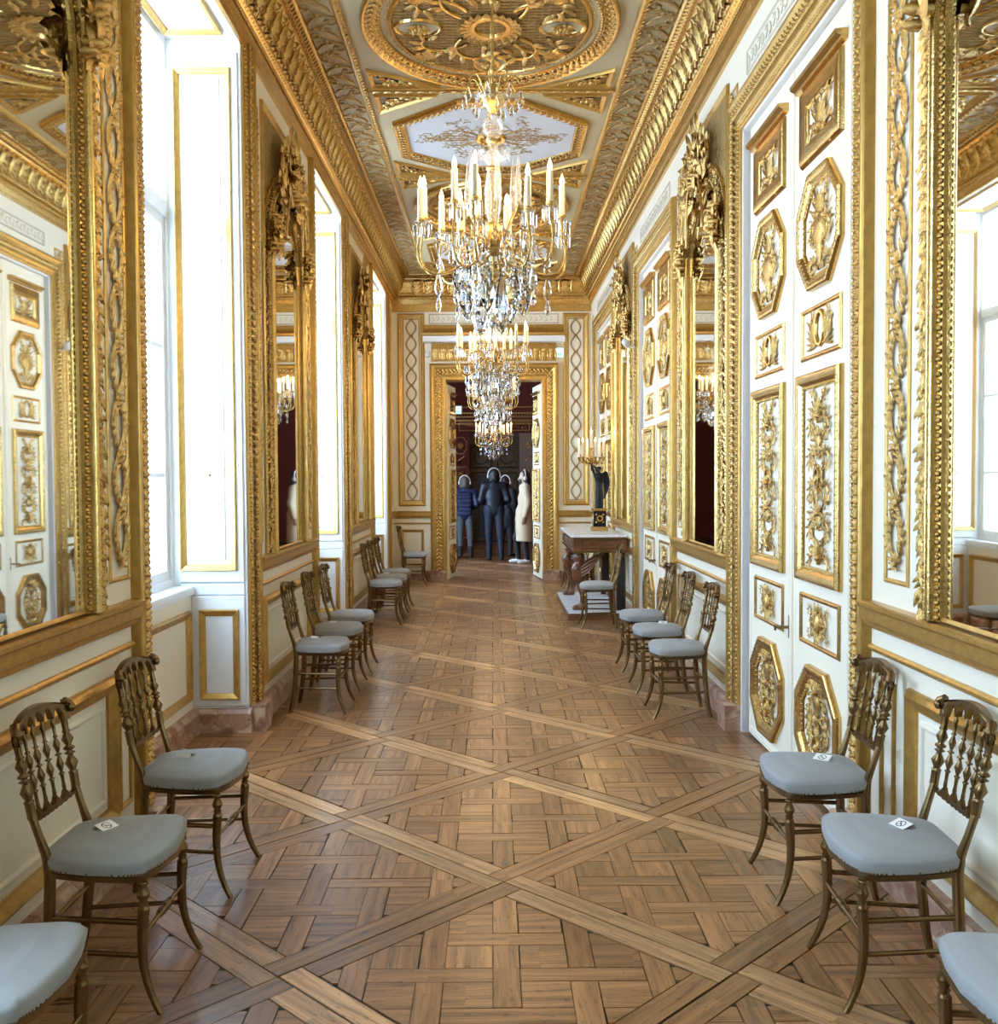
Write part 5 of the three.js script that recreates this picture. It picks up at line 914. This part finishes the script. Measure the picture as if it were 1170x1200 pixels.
  // candle arms: twelve outer, six inner and higher
  const arm = (a, r, yc, big, lit) => {
    const B = [[0.045, -0.05], big ? [0.13, -0.30] : [0.1, -0.2], big ? [r + 0.09, -0.34] : [r + 0.05, -0.2], [r, yc - 0.045]], P = [];
    for (let m = 0; m <= 18; m++) { const t = m / 18, u = 1 - t, c = [u * u * u, 3 * u * u * t, 3 * u * t * t, t * t * t], rad = B.reduce((q, b, k) => q + b[0] * c[k], 0), y = B.reduce((q, b, k) => q + b[1] * c[k], 0); P.push([cos(a) * rad, y, sin(a) * rad]); }
    mk('arm', tube(P, 0.0055, 6, [0, 1, 0.13]), G, o);
    const Q = []; for (let m = 0; m <= 12; m++) { const t = m / 12, q = t * 4.6; Q.push([cos(a) * (r * 0.72 + 0.035 * cos(q) * (1 - 0.4 * t)), -0.13 + 0.035 * sin(q) * (1 - 0.4 * t), sin(a) * (r * 0.72 + 0.035 * cos(q) * (1 - 0.4 * t))]); } if (big) mk('arm_scroll', tube(Q, 0.004, 5, [0, 1, 0.13]), G, o);
    const x = cos(a) * r, z = sin(a) * r;
    put('candle_cup', CUP, G, x, yc, z); put('drip_dish', DISH, C, x, yc - 0.012, z);
    const c = put('candle', CANDLEG, M.wax, x, yc + 0.01, z, 1); const f = mk('flame', FLAMEG, M.flame, c); f.position.y = 0.139;
    if (lit) { const l = new THREE.PointLight(new THREE.Color().setRGB(1, 0.66, 0.32), CANDLE); l.name = 'candle_light'; l.position.set(0, 0.162, 0); l.castShadow = true; l.shadow.radius = 0.45; c.add(l); }
    const n = big ? 5 : 4; for (let k = 0; k < n; k++) { const b = a + (k / n) * 2 * PI, q = 0.03; put('crystal_prism', PRISM, D, x + cos(b) * q, yc - 0.012, z + sin(b) * q, 0.07); }
  };
  for (let k = 0; k < 12; k++) { const a = k * PI / 6 + 0.13 + (k % 2 ? 0.1 : -0.1); arm(a, 0.335 + (k % 2 ? 0.012 : -0.012), (k % 3 === 2 ? -0.02 : 0.015), true, true); }
  for (let k = 0; k < 4; k++) arm(k * PI / 2 + 0.4, 0.17, -0.03, false);
  // hanging crystal: ring under the arms, long strings at the rim, and the cone below the body
  for (let k = 0; k < 12; k++) { const a = k * PI / 6 + 0.3; put('crystal_drop', DROP, D, cos(a) * 0.26, -0.16, sin(a) * 0.26, rr(0.07, 0.09)); if (k % 2) put('crystal_drop', DROP, D, cos(a) * 0.262, -0.25, sin(a) * 0.262, 0.11); if (k % 2) put('crystal_drop', DROP, D, cos(a) * 0.262, -0.355, sin(a) * 0.262, 0.075); }
  for (const [r, y, n, s] of [[0.07, -0.02, 8, 0.09], [0.15, -0.1, 10, 0.12], [0.17, -0.17, 11, 0.16], [0.14, -0.23, 7, 0.22], [0.08, -0.25, 5, 0.24]]) for (let k = 0; k < n; k++) { const a = (k + rr(-0.2, 0.2)) * 2 * PI / n; put('crystal_drop', DROP, D, cos(a) * r, y, sin(a) * r, s * rr(0.85, 1.15)).rotation.y = rr(0, 3); }
  const ring = (r, y) => { const P = []; for (let k = 0; k <= 28; k++) P.push([cos(k / 28 * 2 * PI) * r, y, sin(k / 28 * 2 * PI) * r]); mk('hoop', tube(P, 0.004, 5, [0, 1, 0], 1, false), G, o); };
  ring(0.15, -0.155); ring(0.135, -0.225); ring(0.085, -0.265);
  mk('stem', new Geo().add(tube([[0, -0.15, 0], [0, -0.46, 0]], 0.006, 6)), G, o);
  put('finial_ball', BALL.built || (BALL.built = BALL.build()), C, 0, -0.48, 0, 0.034); put('finial_drop', DROP, C, 0, -0.51, 0, 0.05);
  return o;
})();
[[-4.7, 'large crystal chandelier with lit candles hanging ahead of all the others in the gallery'], [-9.2, 'crystal chandelier with lit candles hanging in the middle of the gallery'], [-13.7, 'crystal chandelier with lit candles hanging just before the end doorway'], [-19.6, 'crystal chandelier hanging above the visitors in the red room']].forEach(([z, label], k) => {
  const o = k ? chandProto.clone() : chandProto; o.name = numbered('crystal_chandelier'); scene.add(o); o.position.set(k === 3 ? 0.03 : 0.01, k === 3 ? 2.48 : 2.80, z); o.rotation.y = k * 0.21; tag(o, label, 'chandelier', 'crystal chandeliers');
});
// ---------------------------------------------------------------- smooth bodies: tapered capsules joined by a smooth minimum, meshed by surface nets
function blob(parts, k, cell, clip) {
  let lo = [1e9, 1e9, 1e9], hi = [-1e9, -1e9, -1e9];
  const caps = parts.map(([a, ra, b, rb, sx = 1, sz = 1]) => { const B = b || a, R = rb ?? ra; for (let q = 0; q < 3; q++) { lo[q] = min(lo[q], a[q] - ra * 1.4, B[q] - R * 1.4); hi[q] = max(hi[q], a[q] + ra * 1.4, B[q] + R * 1.4); } const d = [B[0] - a[0], B[1] - a[1], B[2] - a[2]]; return [a, ra, d, R - ra, d[0] * d[0] + d[1] * d[1] + d[2] * d[2] || 1e-9, sx, sz]; });
  const N = lo.map((l, q) => Math.ceil((hi[q] - l) / cell) + 3), [nx, ny, nz] = N, O = lo.map((l) => l - cell);
  const F = new Float32Array(nx * ny * nz), f = (x, y, z) => {
    let d = 1e9;
    for (const [a, ra, v, dr, vv, sx, sz] of caps) {
      let px = x - a[0], py = y - a[1], pz = z - a[2], t = (px * v[0] + py * v[1] + pz * v[2]) / vv; t = t < 0 ? 0 : t > 1 ? 1 : t;
      px = (px - v[0] * t) / sx; py -= v[1] * t; pz = (pz - v[2] * t) / sz; const q = (sqrt(px * px + py * py + pz * pz) - ra - dr * t) * min(1, sx, sz);
      const h = max(k - abs(d - q), 0) / k; d = min(d, q) - h * h * k * 0.25;
    }
    return clip ? max(d, clip(x, y, z)) : d;
  };
  for (let j = 0, i = 0; j < nz; j++) for (let q = 0; q < ny; q++) for (let p = 0; p < nx; p++, i++) F[i] = f(O[0] + p * cell, O[1] + q * cell, O[2] + j * cell);
  const g = new Geo(), id = new Int32Array(nx * ny * nz).fill(-1), at = (p, q, j) => p + nx * (q + ny * j);
  for (let j = 0; j < nz - 1; j++) for (let q = 0; q < ny - 1; q++) for (let p = 0; p < nx - 1; p++) {
    let n = 0, X = 0, Y = 0, Z = 0, c = at(p, q, j), s = 0;
    const val = (m) => F[c + (m & 1) + nx * (((m >> 1) & 1) + ny * (m >> 2))];
    for (let m = 0; m < 8; m++) if (val(m) < 0) s++;
    if (s === 0 || s === 8) continue;
    for (let m = 0; m < 8; m++) for (const b of [1, 2, 4]) { if (m & b) continue; const u = val(m), w = val(m | b); if ((u < 0) === (w < 0)) continue; const t = u / (u - w); X += (m & 1) + (b === 1 ? t : 0); Y += ((m >> 1) & 1) + (b === 2 ? t : 0); Z += (m >> 2) + (b === 4 ? t : 0); n++; }
    const x = O[0] + (p + X / n) * cell, y = O[1] + (q + Y / n) * cell, z = O[2] + (j + Z / n) * cell, e = cell * 0.5;
    let a = f(x + e, y, z) - f(x - e, y, z), b = f(x, y + e, z) - f(x, y - e, z), w = f(x, y, z + e) - f(x, y, z - e); const l = hypot(a, b, w) || 1;
    id[c] = g.v(x, y, z, a / l, b / l, w / l, x, y);
  }
  for (let j = 1; j < nz - 1; j++) for (let q = 1; q < ny - 1; q++) for (let p = 1; p < nx - 1; p++) {
    const c = at(p, q, j), a = F[c] < 0;
    const quad = (A, B, C, D, fl) => { if (A < 0 || B < 0 || C < 0 || D < 0) return; fl ? g.i.push(A, B, C, A, C, D) : g.i.push(A, C, B, A, D, C); };
    if (a !== F[c + 1] < 0) quad(id[c], id[c - nx], id[c - nx - nx * ny], id[c - nx * ny], a);
    if (a !== F[c + nx] < 0) quad(id[c], id[c - nx * ny], id[c - nx * ny - 1], id[c - 1], a);
    if (a !== F[c + nx * ny] < 0) quad(id[c], id[c - 1], id[c - 1 - nx], id[c - nx], a);
  }
  return g;
}
// ---------------------------------------------------------------- console table with winged supports
M.marbleTop = std({ name: 'white marble', map: rep(tex(256, (u, v) => { let a = 0, f = 4, w = 0.5; for (let k = 0; k < 4; k++) { a += w * NB(u * f, v * f); f *= 2; w *= 0.5; } const q = Math.pow(1 - abs(sin((u * 2 + a * 2.4) * PI)), 10); return [0.93 - 0.16 * q, 0.935 - 0.14 * q, 0.94 - 0.12 * q]; }), 2), roughness: 0.2 });
{
  const x0 = 0.885, x1 = 1.515, z0 = -12.98, z1 = -11.2, o = thing('console_table', 'mahogany console table with white marble top and carved winged supports', 'table', (x0 + x1) / 2, 0, (z0 + z1) / 2), X = (x1 - x0) / 2, Z = (z1 - z0) / 2;
  const lay = (g, y) => g.build().rotateX(-PI / 2).translate(0, y, 0);
  mk('plinth', lay(slab(rect(-X - 0.045, -Z - 0.1, X, Z + 0.12), 0, 0.075, 0.004), 0), M.walnut, o);
  mk('plinth_slab', lay(slab(rect(-X - 0.04, -Z - 0.095, X, Z + 0.115), 0, 0.012, 0.003), 0.075), M.marbleTop, o);
  mk('marble_top', lay(slab(rect(-X, -Z, X, Z), 0, 0.026, 0.006), 0.926), M.marbleTop, o);
  mk('apron', new Geo().box(-X + 0.03, 0.76, -Z + 0.03, X, 0.926, Z - 0.03), M.walnut, o);
  mk('apron_edge', new Geo().box(-X + 0.02, 0.75, -Z + 0.02, X, 0.768, Z - 0.02).box(-X + 0.015, 0.912, -Z + 0.015, X, 0.927, Z - 0.015), M.bronze, o);
  const e = grp('end_panel', o, 0.0, 0.843, Z - 0.03); mk('gilt_line', mould(rect(-0.2, -0.048, 0.22, 0.048), scaleP(THIN, 0.5)), M.bronze, e);
  const fr = grp('front_panel', o, -X + 0.03, 0.843, 0, -PI / 2); mk('gilt_line', mould(rect(-Z + 0.3, -0.048, Z - 0.3, 0.048), scaleP(THIN, 0.5)), M.bronze, fr); for (const s of [-1, 1]) { const g = new Geo(); for (let k = 0; k < 8; k++) leafAt(g, 0, 0, 0.002, k * 0.785, 0.05, 0.025, 0.015); mk('gilt_mount', g, M.bronze, fr).position.x = s * (Z - 0.15); }
  for (const s of [-1, 1]) {
    // lion leg, breast and head of the winged support; faces the room (-x)
    const w = grp('winged_support', o, -X + 0.1, 0, s * (Z - 0.15));
    const g = blob([[[-0.03, 0.112, 0], 0.035, [0.035, 0.112, 0], 0.04], [[-0.045, 0.105, 0.02], 0.018], [[-0.05, 0.105, 0], 0.018], [[-0.045, 0.105, -0.02], 0.018], [[0.03, 0.12, 0], 0.032, [0.055, 0.22, 0], 0.034], [[0.055, 0.22, 0], 0.034, [0.03, 0.36, 0], 0.05], [[0.03, 0.36, 0], 0.05, [0.0, 0.47, 0], 0.068], [[0, 0.47, 0], 0.068, [-0.015, 0.55, 0], 0.07, 1, 1.1], [[-0.01, 0.57, 0], 0.045, [0, 0.66, 0], 0.034], [[-0.005, 0.69, 0], 0.048, [0.005, 0.715, 0], 0.045], [[0.03, 0.69, 0], 0.04, [0.04, 0.62, 0], 0.03], [[-0.05, 0.685, 0], 0.012]], 0.03, 0.011);
    mk('lion_body', g, M.walnut, w);
    for (const q of [-1, 1]) { const wing = sheet(8, 10, (u, t) => { const span = 0.09 + 0.13 * sin(PI * min(1, t * 0.8 + 0.2)); return [0.0 + t * 0.3 + (u - 0.5) * 0.06, 0.52 + t * 0.17 + (u - 0.5) * span * (1 - 0.55 * t) + 0.06 * t * t, q * (0.06 + 0.025 * sin(PI * t)) + 0.006 * sin(u * 25)]; }); mk('wing', wing, M.walnut, w); }
    const c = new Geo(); for (let k = -2; k <= 2; k++) c.add(BEAD, M4().makeTranslation(-0.06 + 0.012 * abs(k), 0.60 - 0.01 * abs(k), k * 0.02).multiply(M4().makeRotationY(-PI / 2)).multiply(M4().makeScale(0.012, 0.018, 0.012))); mk('gilt_collar', c, M.gold, w);
    mk('capital', new Geo().box(-0.05, 0.735, -0.05, 0.05, 0.765, 0.05), M.bronze, w);
    const p = grp('rear_post', o, X - 0.06, 0, s * (Z - 0.1)); mk('post', new Geo().box(-0.05, 0.087, -0.04, 0.05, 0.76, 0.04), M.black, p); mk('gilt_edge', new Geo().box(-0.054, 0.087, 0.036, -0.04, 0.76, 0.044).box(0.04, 0.087, 0.036, 0.054, 0.76, 0.044).box(-0.054, 0.70, 0.036, 0.054, 0.72, 0.046), M.bronze, p);
  }
}
// ---------------------------------------------------------------- candelabra: black winged figure on a gilt and black pedestal
{
  const o = thing('figure_candelabrum', 'black winged bronze figure holding up a gilt candelabrum on a black pedestal', 'candelabrum', 1.30, 0.952, -12.1);
  const bz = std({ name: 'black patinated bronze', color: lin(0.02, 0.02, 0.022), metalness: 0.7, roughness: 0.35 });
  mk('gilt_base', new Geo().box(-0.1, 0, -0.1, 0.1, 0.045, 0.1).box(-0.09, 0.045, -0.09, 0.09, 0.055, 0.09), M.gold, o);
  mk('pedestal', new Geo().box(-0.075, 0.055, -0.075, 0.075, 0.245, 0.075), bz, o);
  mk('pedestal_cap', new Geo().box(-0.085, 0.245, -0.085, 0.085, 0.275, 0.085), M.gold, o);
  for (const [ry, x, z] of [[0, 0, 0.076], [-PI / 2, -0.076, 0]]) { const d = grp('dial', o, x, 0.155, z, ry); const g = new Geo(); g.add(mould(ellipse(0.034, 0.034, 20), [[-0.016, 0], [-0.012, 0.008], [0.006, 0.008], [0.01, 0]])); for (let k = 0; k < 4; k++) for (let m = 0; m < 3; m++) leafAt(g, cos(k * PI / 2 + PI / 4) * 0.07, sin(k * PI / 2 + PI / 4) * 0.075, 0, k * PI / 2 + PI / 4 + PI + (m - 1) * 0.6, 0.022, 0.012, 0.006); mk('gilt_ring', g, M.gold, d); }
  const g = blob([[[0, 0.285, 0], 0.05, [0, 0.5, 0], 0.04, 1, 0.8], [[-0.015, 0.28, 0.01], 0.02, [-0.01, 0.45, 0], 0.034], [[0.015, 0.28, 0], 0.02, [0.012, 0.45, 0], 0.034], [[0, 0.48, 0], 0.044, [0.0, 0.56, 0], 0.034, 1.05, 0.8], [[0, 0.56, 0], 0.034, [-0.006, 0.655, 0], 0.042, 1.2, 0.8], [[-0.006, 0.67, 0], 0.02, [-0.012, 0.715, 0], 0.016], [[-0.02, 0.745, 0], 0.03, [-0.016, 0.755, 0], 0.03], [[0.012, 0.76, 0], 0.02], [[-0.046, 0.665, 0], 0.018, [-0.085, 0.75, 0.005], 0.014], [[-0.085, 0.75, 0.005], 0.014, [-0.1, 0.83, 0], 0.011], [[0.03, 0.665, 0], 0.018, [-0.02, 0.735, 0.045], 0.014], [[-0.02, 0.735, 0.045], 0.014, [-0.09, 0.82, 0.012], 0.011]], 0.02, 0.0075);
  mk('figure', g, bz, o);
  for (const q of [-1, 1]) mk('wing', sheet(6, 12, (u, t) => [0.02 + 0.075 * sin(PI * min(1, 0.25 + t * 0.7)) * (0.3 + u * 0.9) + 0.03 * t, 0.70 - t * 0.31 + 0.03 * u * (1 - t), q * (0.02 + 0.03 * (1 - t) + 0.015 * u)]), bz, o);
  mk('gilt_bowl', new Geo().add(lathe([[0.012, 0.82], [0.02, 0.835], [0.015, 0.85], [0.05, 0.865], [0.06, 0.875], [0.02, 0.885], [0.014, 0.93], [0.02, 0.95], [0.012, 0.98], [0.018, 1.0]], 12), M4().makeTranslation(-0.095, 0, 0)), M.gold, o);
  const cand = (x, y, z) => { const c = mk('candle', lathe([[0.0135, 0], [0.0135, 0.185], [0.004, 0.19]], 10), M.wax, o); c.position.set(x, y, z); const f = mk('flame', FLAMEG, M.flame, c); f.position.y = 0.188; if (x === -0.095) { const l = new THREE.PointLight(new THREE.Color().setRGB(1, 0.66, 0.32), CANDLE * 4); l.name = 'candle_light'; l.position.y = 0.208; l.castShadow = true; l.shadow.radius = 0.3; c.add(l); } const p = mk('candle_cup', CUP, M.gold, o); p.position.set(x, y, z); };
  for (let k = 0; k < 6; k++) { const a = k * PI / 3 + 0.3, r = 0.155, P = []; for (let m = 0; m <= 10; m++) { const t = m / 10; P.push([-0.095 + cos(a) * r * t, 0.86 - 0.05 * sin(PI * t) + 0.02 * t, sin(a) * r * t]); } mk('arm', tube(P, 0.009, 6, [0, 1, 0.1]), M.gold, o); const lf = new Geo(); for (let m = 0; m < 4; m++) leafAt(lf, 0, 0, 0, m * 1.57, 0.04, 0.024, 0.015); const q = mk('arm_leaf', lf, M.gold, o); q.position.set(-0.095 + cos(a) * r * 0.6, 0.83, sin(a) * r * 0.6); cand(-0.095 + cos(a) * r, 0.89, sin(a) * r); }
  cand(-0.095, 1.0, 0);
}
// ---------------------------------------------------------------- wall fittings
{
  const signT = (() => { const c = document.createElement('canvas'); c.width = c.height = 128; const x = c.getContext('2d'); x.fillStyle = '#d6fff4'; x.fillRect(0, 0, 128, 128); x.fillStyle = '#3fb8a0'; x.fillRect(34, 66, 18, 40); x.fillRect(76, 66, 18, 40); x.fillRect(34, 96, 60, 12); const t = new THREE.CanvasTexture(c); t.colorSpace = THREE.SRGBColorSpace; return t; })();
  const lit = std({ name: 'lit exit sign', color: lin(0.1, 0.12, 0.11), emissive: lin(0.75, 1, 0.95), emissiveMap: signT, emissiveIntensity: 1.5, roughness: 0.4 });
  for (const [x, y, z, s, lb] of [[1.055, 3.545, ZB, 1, 'small lit exit sign box on the end wall beside the door cornice'], [-0.83, 3.27, ZF, 1.35, 'small lit exit sign box in the far red room']]) {
    const o = thing('exit_sign', lb, 'sign', x, y, z); o.scale.setScalar(s); mk('housing', slab(rect(-0.075, -0.085, 0.075, 0.085), 0, 0.05, 0.012), M.white, o); const f = new Geo(); f.quad([-0.058, -0.066, 0.0515], [0.058, -0.066, 0.0515], [0.058, 0.066, 0.0515], [-0.058, 0.066, 0.0515], [[0, 0], [1, 0], [1, 1], [0, 1]]); mk('lit_face', f, lit, o);
    const l = new THREE.RectAreaLight(new THREE.Color().setRGB(0.75, 1, 0.95), 1.5, 0.11, 0.12); l.name = 'exit_sign_light'; l.position.z = 0.056; l.rotation.y = PI; o.add(l);
  }
  const d = thing('smoke_detector', 'round white detector on the end wall above the doorway frame', 'detector', -1.0, 3.535, ZB); const dg = lathe([[0.05, 0], [0.05, 0.012], [0.04, 0.024], [0.03, 0.028], [0.001, 0.03]], 20).build().rotateX(PI / 2); mk('casing', dg, M.white, d); mk('sensor_cap', lathe([[0.018, 0.028], [0.018, 0.036], [0.001, 0.04]], 14).build().rotateX(PI / 2), M.cream, d);
  const s = thing('wall_spotlight', 'small white spotlight on a bracket at the mirror pier beside the second double door', 'spotlight', XR, 2.98, -10.62); mk('bracket', new Geo().add(tube([[0, 0, 0], [-0.07, 0, 0], [-0.09, 0.03, 0]], 0.008, 6)), M.white, s); const b = mk('lamp_head', lathe([[0.02, 0], [0.034, 0.005], [0.04, 0.04], [0.034, 0.1], [0.012, 0.115], [0.001, 0.116]], 14), M.white, s); b.position.set(-0.1, 0.03, -0.03); b.rotation.set(1.2, 0, 0.5); mk('wall_plate', new Geo().box(-0.012, -0.03, -0.03, 0, 0.03, 0.03), M.white, s);
}
// ---------------------------------------------------------------- visitors in the far room (local: facing +z, feet on the floor)
const skinM = std({ name: 'skin', color: lin(0.55, 0.36, 0.26), roughness: 0.6 });
function hand(parts, x, y, z, dx, dy, dz) { // palm with four fingers and a thumb, fingers along (dx,dy,dz)
  const out = [[[x, y, z], 0.026, [x + dx * 0.07, y + dy * 0.07, z + dz * 0.07], 0.028, 0.7, 1]];
  for (let k = 0; k < 4; k++) { const o = (k - 1.5) * 0.018, L = [0.06, 0.072, 0.066, 0.05][k], bx = x + dx * 0.08, by = y + dy * 0.08, bz = z + dz * 0.08 + o; out.push([[bx, by, bz], 0.0095, [bx + dx * L * 0.6, by + dy * L * 0.6, bz + dz * L * 0.6], 0.009], [[bx + dx * L * 0.6, by + dy * L * 0.6, bz + dz * L * 0.6], 0.009, [bx + dx * L - 0.01, by + dy * L, bz + dz * L], 0.008]); }
  out.push([[x, y + dy * 0.02, z + 0.025], 0.011, [x + dx * 0.05, y + dy * 0.06, z + 0.05], 0.009]); parts.push(...out);
}
function person(label, x, z, ry, P) {
  const o = thing('person', label, 'person', x, 0, z, ry, 'visitors in the far room'), h = P.h / 1.7, S = (q) => q.map((v) => v * h);
  const T = (list) => list.map(([a, ra, b, rb, sx, sz]) => [S(a), ra * h, b && S(b), rb && rb * h, sx, sz]);
  const L = P.legs, A = P.arms; // L: [[hip, knee, ankle, toe] x2]; A: [[shoulder, elbow, wrist] x2]
  const head = [0, 1.585, P.lean || 0.01];
  const skin = [[head, 0.088, [head[0], head[1] + 0.035, head[2] - 0.012], 0.092, 0.88, 1], [[head[0], head[1] - 0.07, head[2] + 0.03], 0.05], [[head[0], head[1] - 0.01, head[2] + 0.095], 0.014, [head[0], head[1] - 0.035, head[2] + 0.105], 0.014], [[0.075, head[1], head[2]], 0.018], [[-0.075, head[1], head[2]], 0.018], [[0, 1.4, -0.01], 0.055, [0, 1.52, 0], 0.05],
    [[0, 1.36, 0], 0.11, [0, 1.2, 0], 0.1, 1.25, 0.75], [[0, 1.2, 0], 0.1, [0, 0.95, 0], 0.115, 1.2, 0.8]];
  for (const l of L) skin.push([l[0], 0.07, l[1], 0.045], [l[1], 0.045, l[2], 0.032], [l[2], 0.03, l[3], 0.028]);
  for (const a of A) { skin.push([a[0], 0.045, a[1], 0.036], [a[1], 0.036, a[2], 0.024]); const d = V3(a[2][0] - a[1][0], a[2][1] - a[1][1], a[2][2] - a[1][2]).normalize(); hand(skin, a[2][0], a[2][1], a[2][2], d.x, d.y, d.z); }
  mk('body', blob(T(skin), 0.03, 0.0105), skinM, o);
  const top = [[[0, 1.4, -0.005], 0.1, [0, 1.2, 0], 0.125, 1.35, 0.85], [[0, 1.2, 0], 0.125, [0, P.hem, 0], P.hemR || 0.14, 1.2, 0.9], [[-0.13, 1.4, -0.01], 0.07, [0.13, 1.4, -0.01], 0.07], [[0, 1.44, -0.015], 0.065, [0, 1.47, -0.01], 0.06]];
  if (P.puff) for (let k = 0; k < 6; k++) top.push([[-0.1, 0.93 + k * 0.085, 0], 0.062, [0.1, 0.93 + k * 0.085, 0], 0.062, 1.3, 2.3]);
  for (const a of A) { const w = a[2]; top.push([a[0], 0.072, a[1], P.puff ? 0.072 : 0.062], [a[1], P.puff ? 0.07 : 0.058, [w[0] * 0.95 + a[1][0] * 0.05, w[1] * 0.95 + a[1][1] * 0.05, w[2] * 0.95 + a[1][2] * 0.05], 0.045]); }
  if (P.skirt) for (const s of [-1, 1]) top.push([[s * 0.06, 0.95, 0], 0.15, [s * 0.085, P.skirt, 0.0], 0.155, 1, 1.05]);
  mk(P.topName, blob(T(top), P.puff ? 0.025 : 0.05, 0.0115, P.skirt ? ((x, y) => P.skirt * h - y) : null), P.top, o);
  const leg = []; for (const l of L) leg.push([[l[0][0], 0.98, 0], 0.105, l[0], 0.1], [l[0], 0.098, l[1], 0.068], [l[1], 0.066, l[2], 0.05]); leg.push([[-0.07, 0.95, -0.01], 0.115, [0.07, 0.95, -0.01], 0.115, 1, 0.95]);
  mk('trousers', blob(T(leg), 0.03, 0.0115), P.legsM, o);
  for (const l of L) mk('shoe', blob(T([[[l[2][0], 0.05, l[2][2] - 0.01], 0.046, l[3], 0.036, 0.95, 1], [[l[2][0], l[2][1] + (P.boots ? 0.14 : 0.0), l[2][2]], P.boots ? 0.056 : 0.043, [l[2][0], 0.06, l[2][2]], 0.05]]), 0.02, 0.01, (x, y) => 0.004 - y), P.shoes, o);
  const hr = [[[head[0], head[1] + 0.045, head[2] - 0.025], 0.092, [head[0], head[1] - 0.03, head[2] - 0.04], 0.08, 0.92, 1]]; if (P.longHair) hr.push([[0, head[1] - 0.05, head[2] - 0.06], 0.085, [0, 1.32, -0.09], 0.06, 1.2, 0.7]); for (const s of [-1, 1]) hr.push([[s * 0.062, head[1] + 0.03, head[2] - 0.02], 0.04, [s * 0.066, head[1] - 0.08, head[2] - 0.03], 0.03]);
  mk('hair', blob(T(hr), 0.03, 0.0105, (x, y, zz) => zz - (head[2] + 0.055) * h), P.hair, o);
  if (P.phones) { const g = new Geo(), R = 0.117 * h, c = S(head), pts = []; for (let k = 0; k <= 14; k++) { const a = k / 14 * PI; pts.push([cos(a) * R, c[1] + 0.01 + sin(a) * (R + 0.03), c[2] - 0.01]); } g.add(tube(pts, 0.009, 6, [0, 0, 1])); for (const s of [-1, 1]) ballAt(g, s * R, c[1], c[2] - 0.005, 0.018, 0.038, 0.032); mk('headphones', g, M.white, o); }
  if (P.mask) { const c = S(head); mk('face_mask', blob([[[c[0], c[1] - 0.05, c[2] + 0.055], 0.055, [c[0], c[1] - 0.075, c[2] + 0.05], 0.048, 1, 0.9]], 0.02, 0.01), M.black, o); }
  return o;
}
{
  const cloth = (n, r, g, b, q = 0.7) => std({ name: n, color: lin(r, g, b), roughness: q, bumpMap: bumpMap3, bumpScale: 0.002 });
  const black = cloth('black cloth', 0.012, 0.012, 0.014), blackHair = cloth('dark hair', 0.015, 0.011, 0.009, 0.5);
  const st = (dx = 0) => [[[0.09, 0.9, 0], [0.1, 0.48, 0.02], [0.1, 0.08, -0.02], [0.12, 0.035, 0.12]], [[-0.09, 0.9, 0], [-0.11, 0.48, 0.02 + dx], [-0.12, 0.08, -0.02 + dx], [-0.14, 0.035, 0.12 + dx]]];
  const fwd = [[[0.19, 1.4, 0], [0.25, 1.14, -0.02], [0.16, 1.06, 0.2]], [[-0.19, 1.4, 0], [-0.26, 1.14, -0.02], [-0.17, 1.04, 0.2]]];
  const down = [[[0.18, 1.4, 0], [0.23, 1.13, -0.03], [0.23, 0.88, 0.04]], [[-0.18, 1.4, 0], [-0.23, 1.13, -0.03], [-0.23, 0.88, 0.04]]];
  person('visitor seen from behind in a shiny blue padded jacket and grey jeans', -0.56, -19.95, PI, { h: 1.62, legs: st(), arms: fwd, hem: 0.92, puff: true, top: phy({ name: 'blue quilted nylon', color: lin(0.006, 0.012, 0.05), roughness: 0.45 }), topName: 'padded_jacket', legsM: cloth('grey denim', 0.07, 0.08, 0.08), shoes: black, boots: true, hair: cloth('ash brown hair', 0.09, 0.075, 0.06, 0.6), phones: true });
  person('tall visitor seen from behind in a navy leather jacket and dark jeans', 0.03, -19.35, PI + 0.1, { h: 1.76, legs: st(-0.1), arms: fwd, hem: 0.95, top: phy({ name: 'navy leather', color: lin(0.003, 0.006, 0.014), roughness: 0.5 }), topName: 'leather_jacket', legsM: cloth('dark blue denim', 0.006, 0.01, 0.026), shoes: black, hair: blackHair, phones: true });
  person('visitor in black mostly hidden behind the navy jacket', 0.26, -20.2, PI - 0.5, { h: 1.62, legs: st(), arms: down, hem: 0.7, top: black, topName: 'black_coat', legsM: black, shoes: black, hair: blackHair, longHair: true, phones: true });
  person('visitor in a long beige coat and white sneakers looking sideways', 0.60, -18.6, -PI / 2 + 0.15, { h: 1.72, legs: st(0.12), arms: down, hem: 0.9, skirt: 0.42, top: cloth('beige wool', 0.56, 0.44, 0.29, 0.9), topName: 'long_coat', legsM: black, shoes: cloth('white sneaker leather', 0.75, 0.75, 0.75, 0.5), hair: blackHair, longHair: true, phones: true, mask: true });
}
renderer.render(scene, camera);
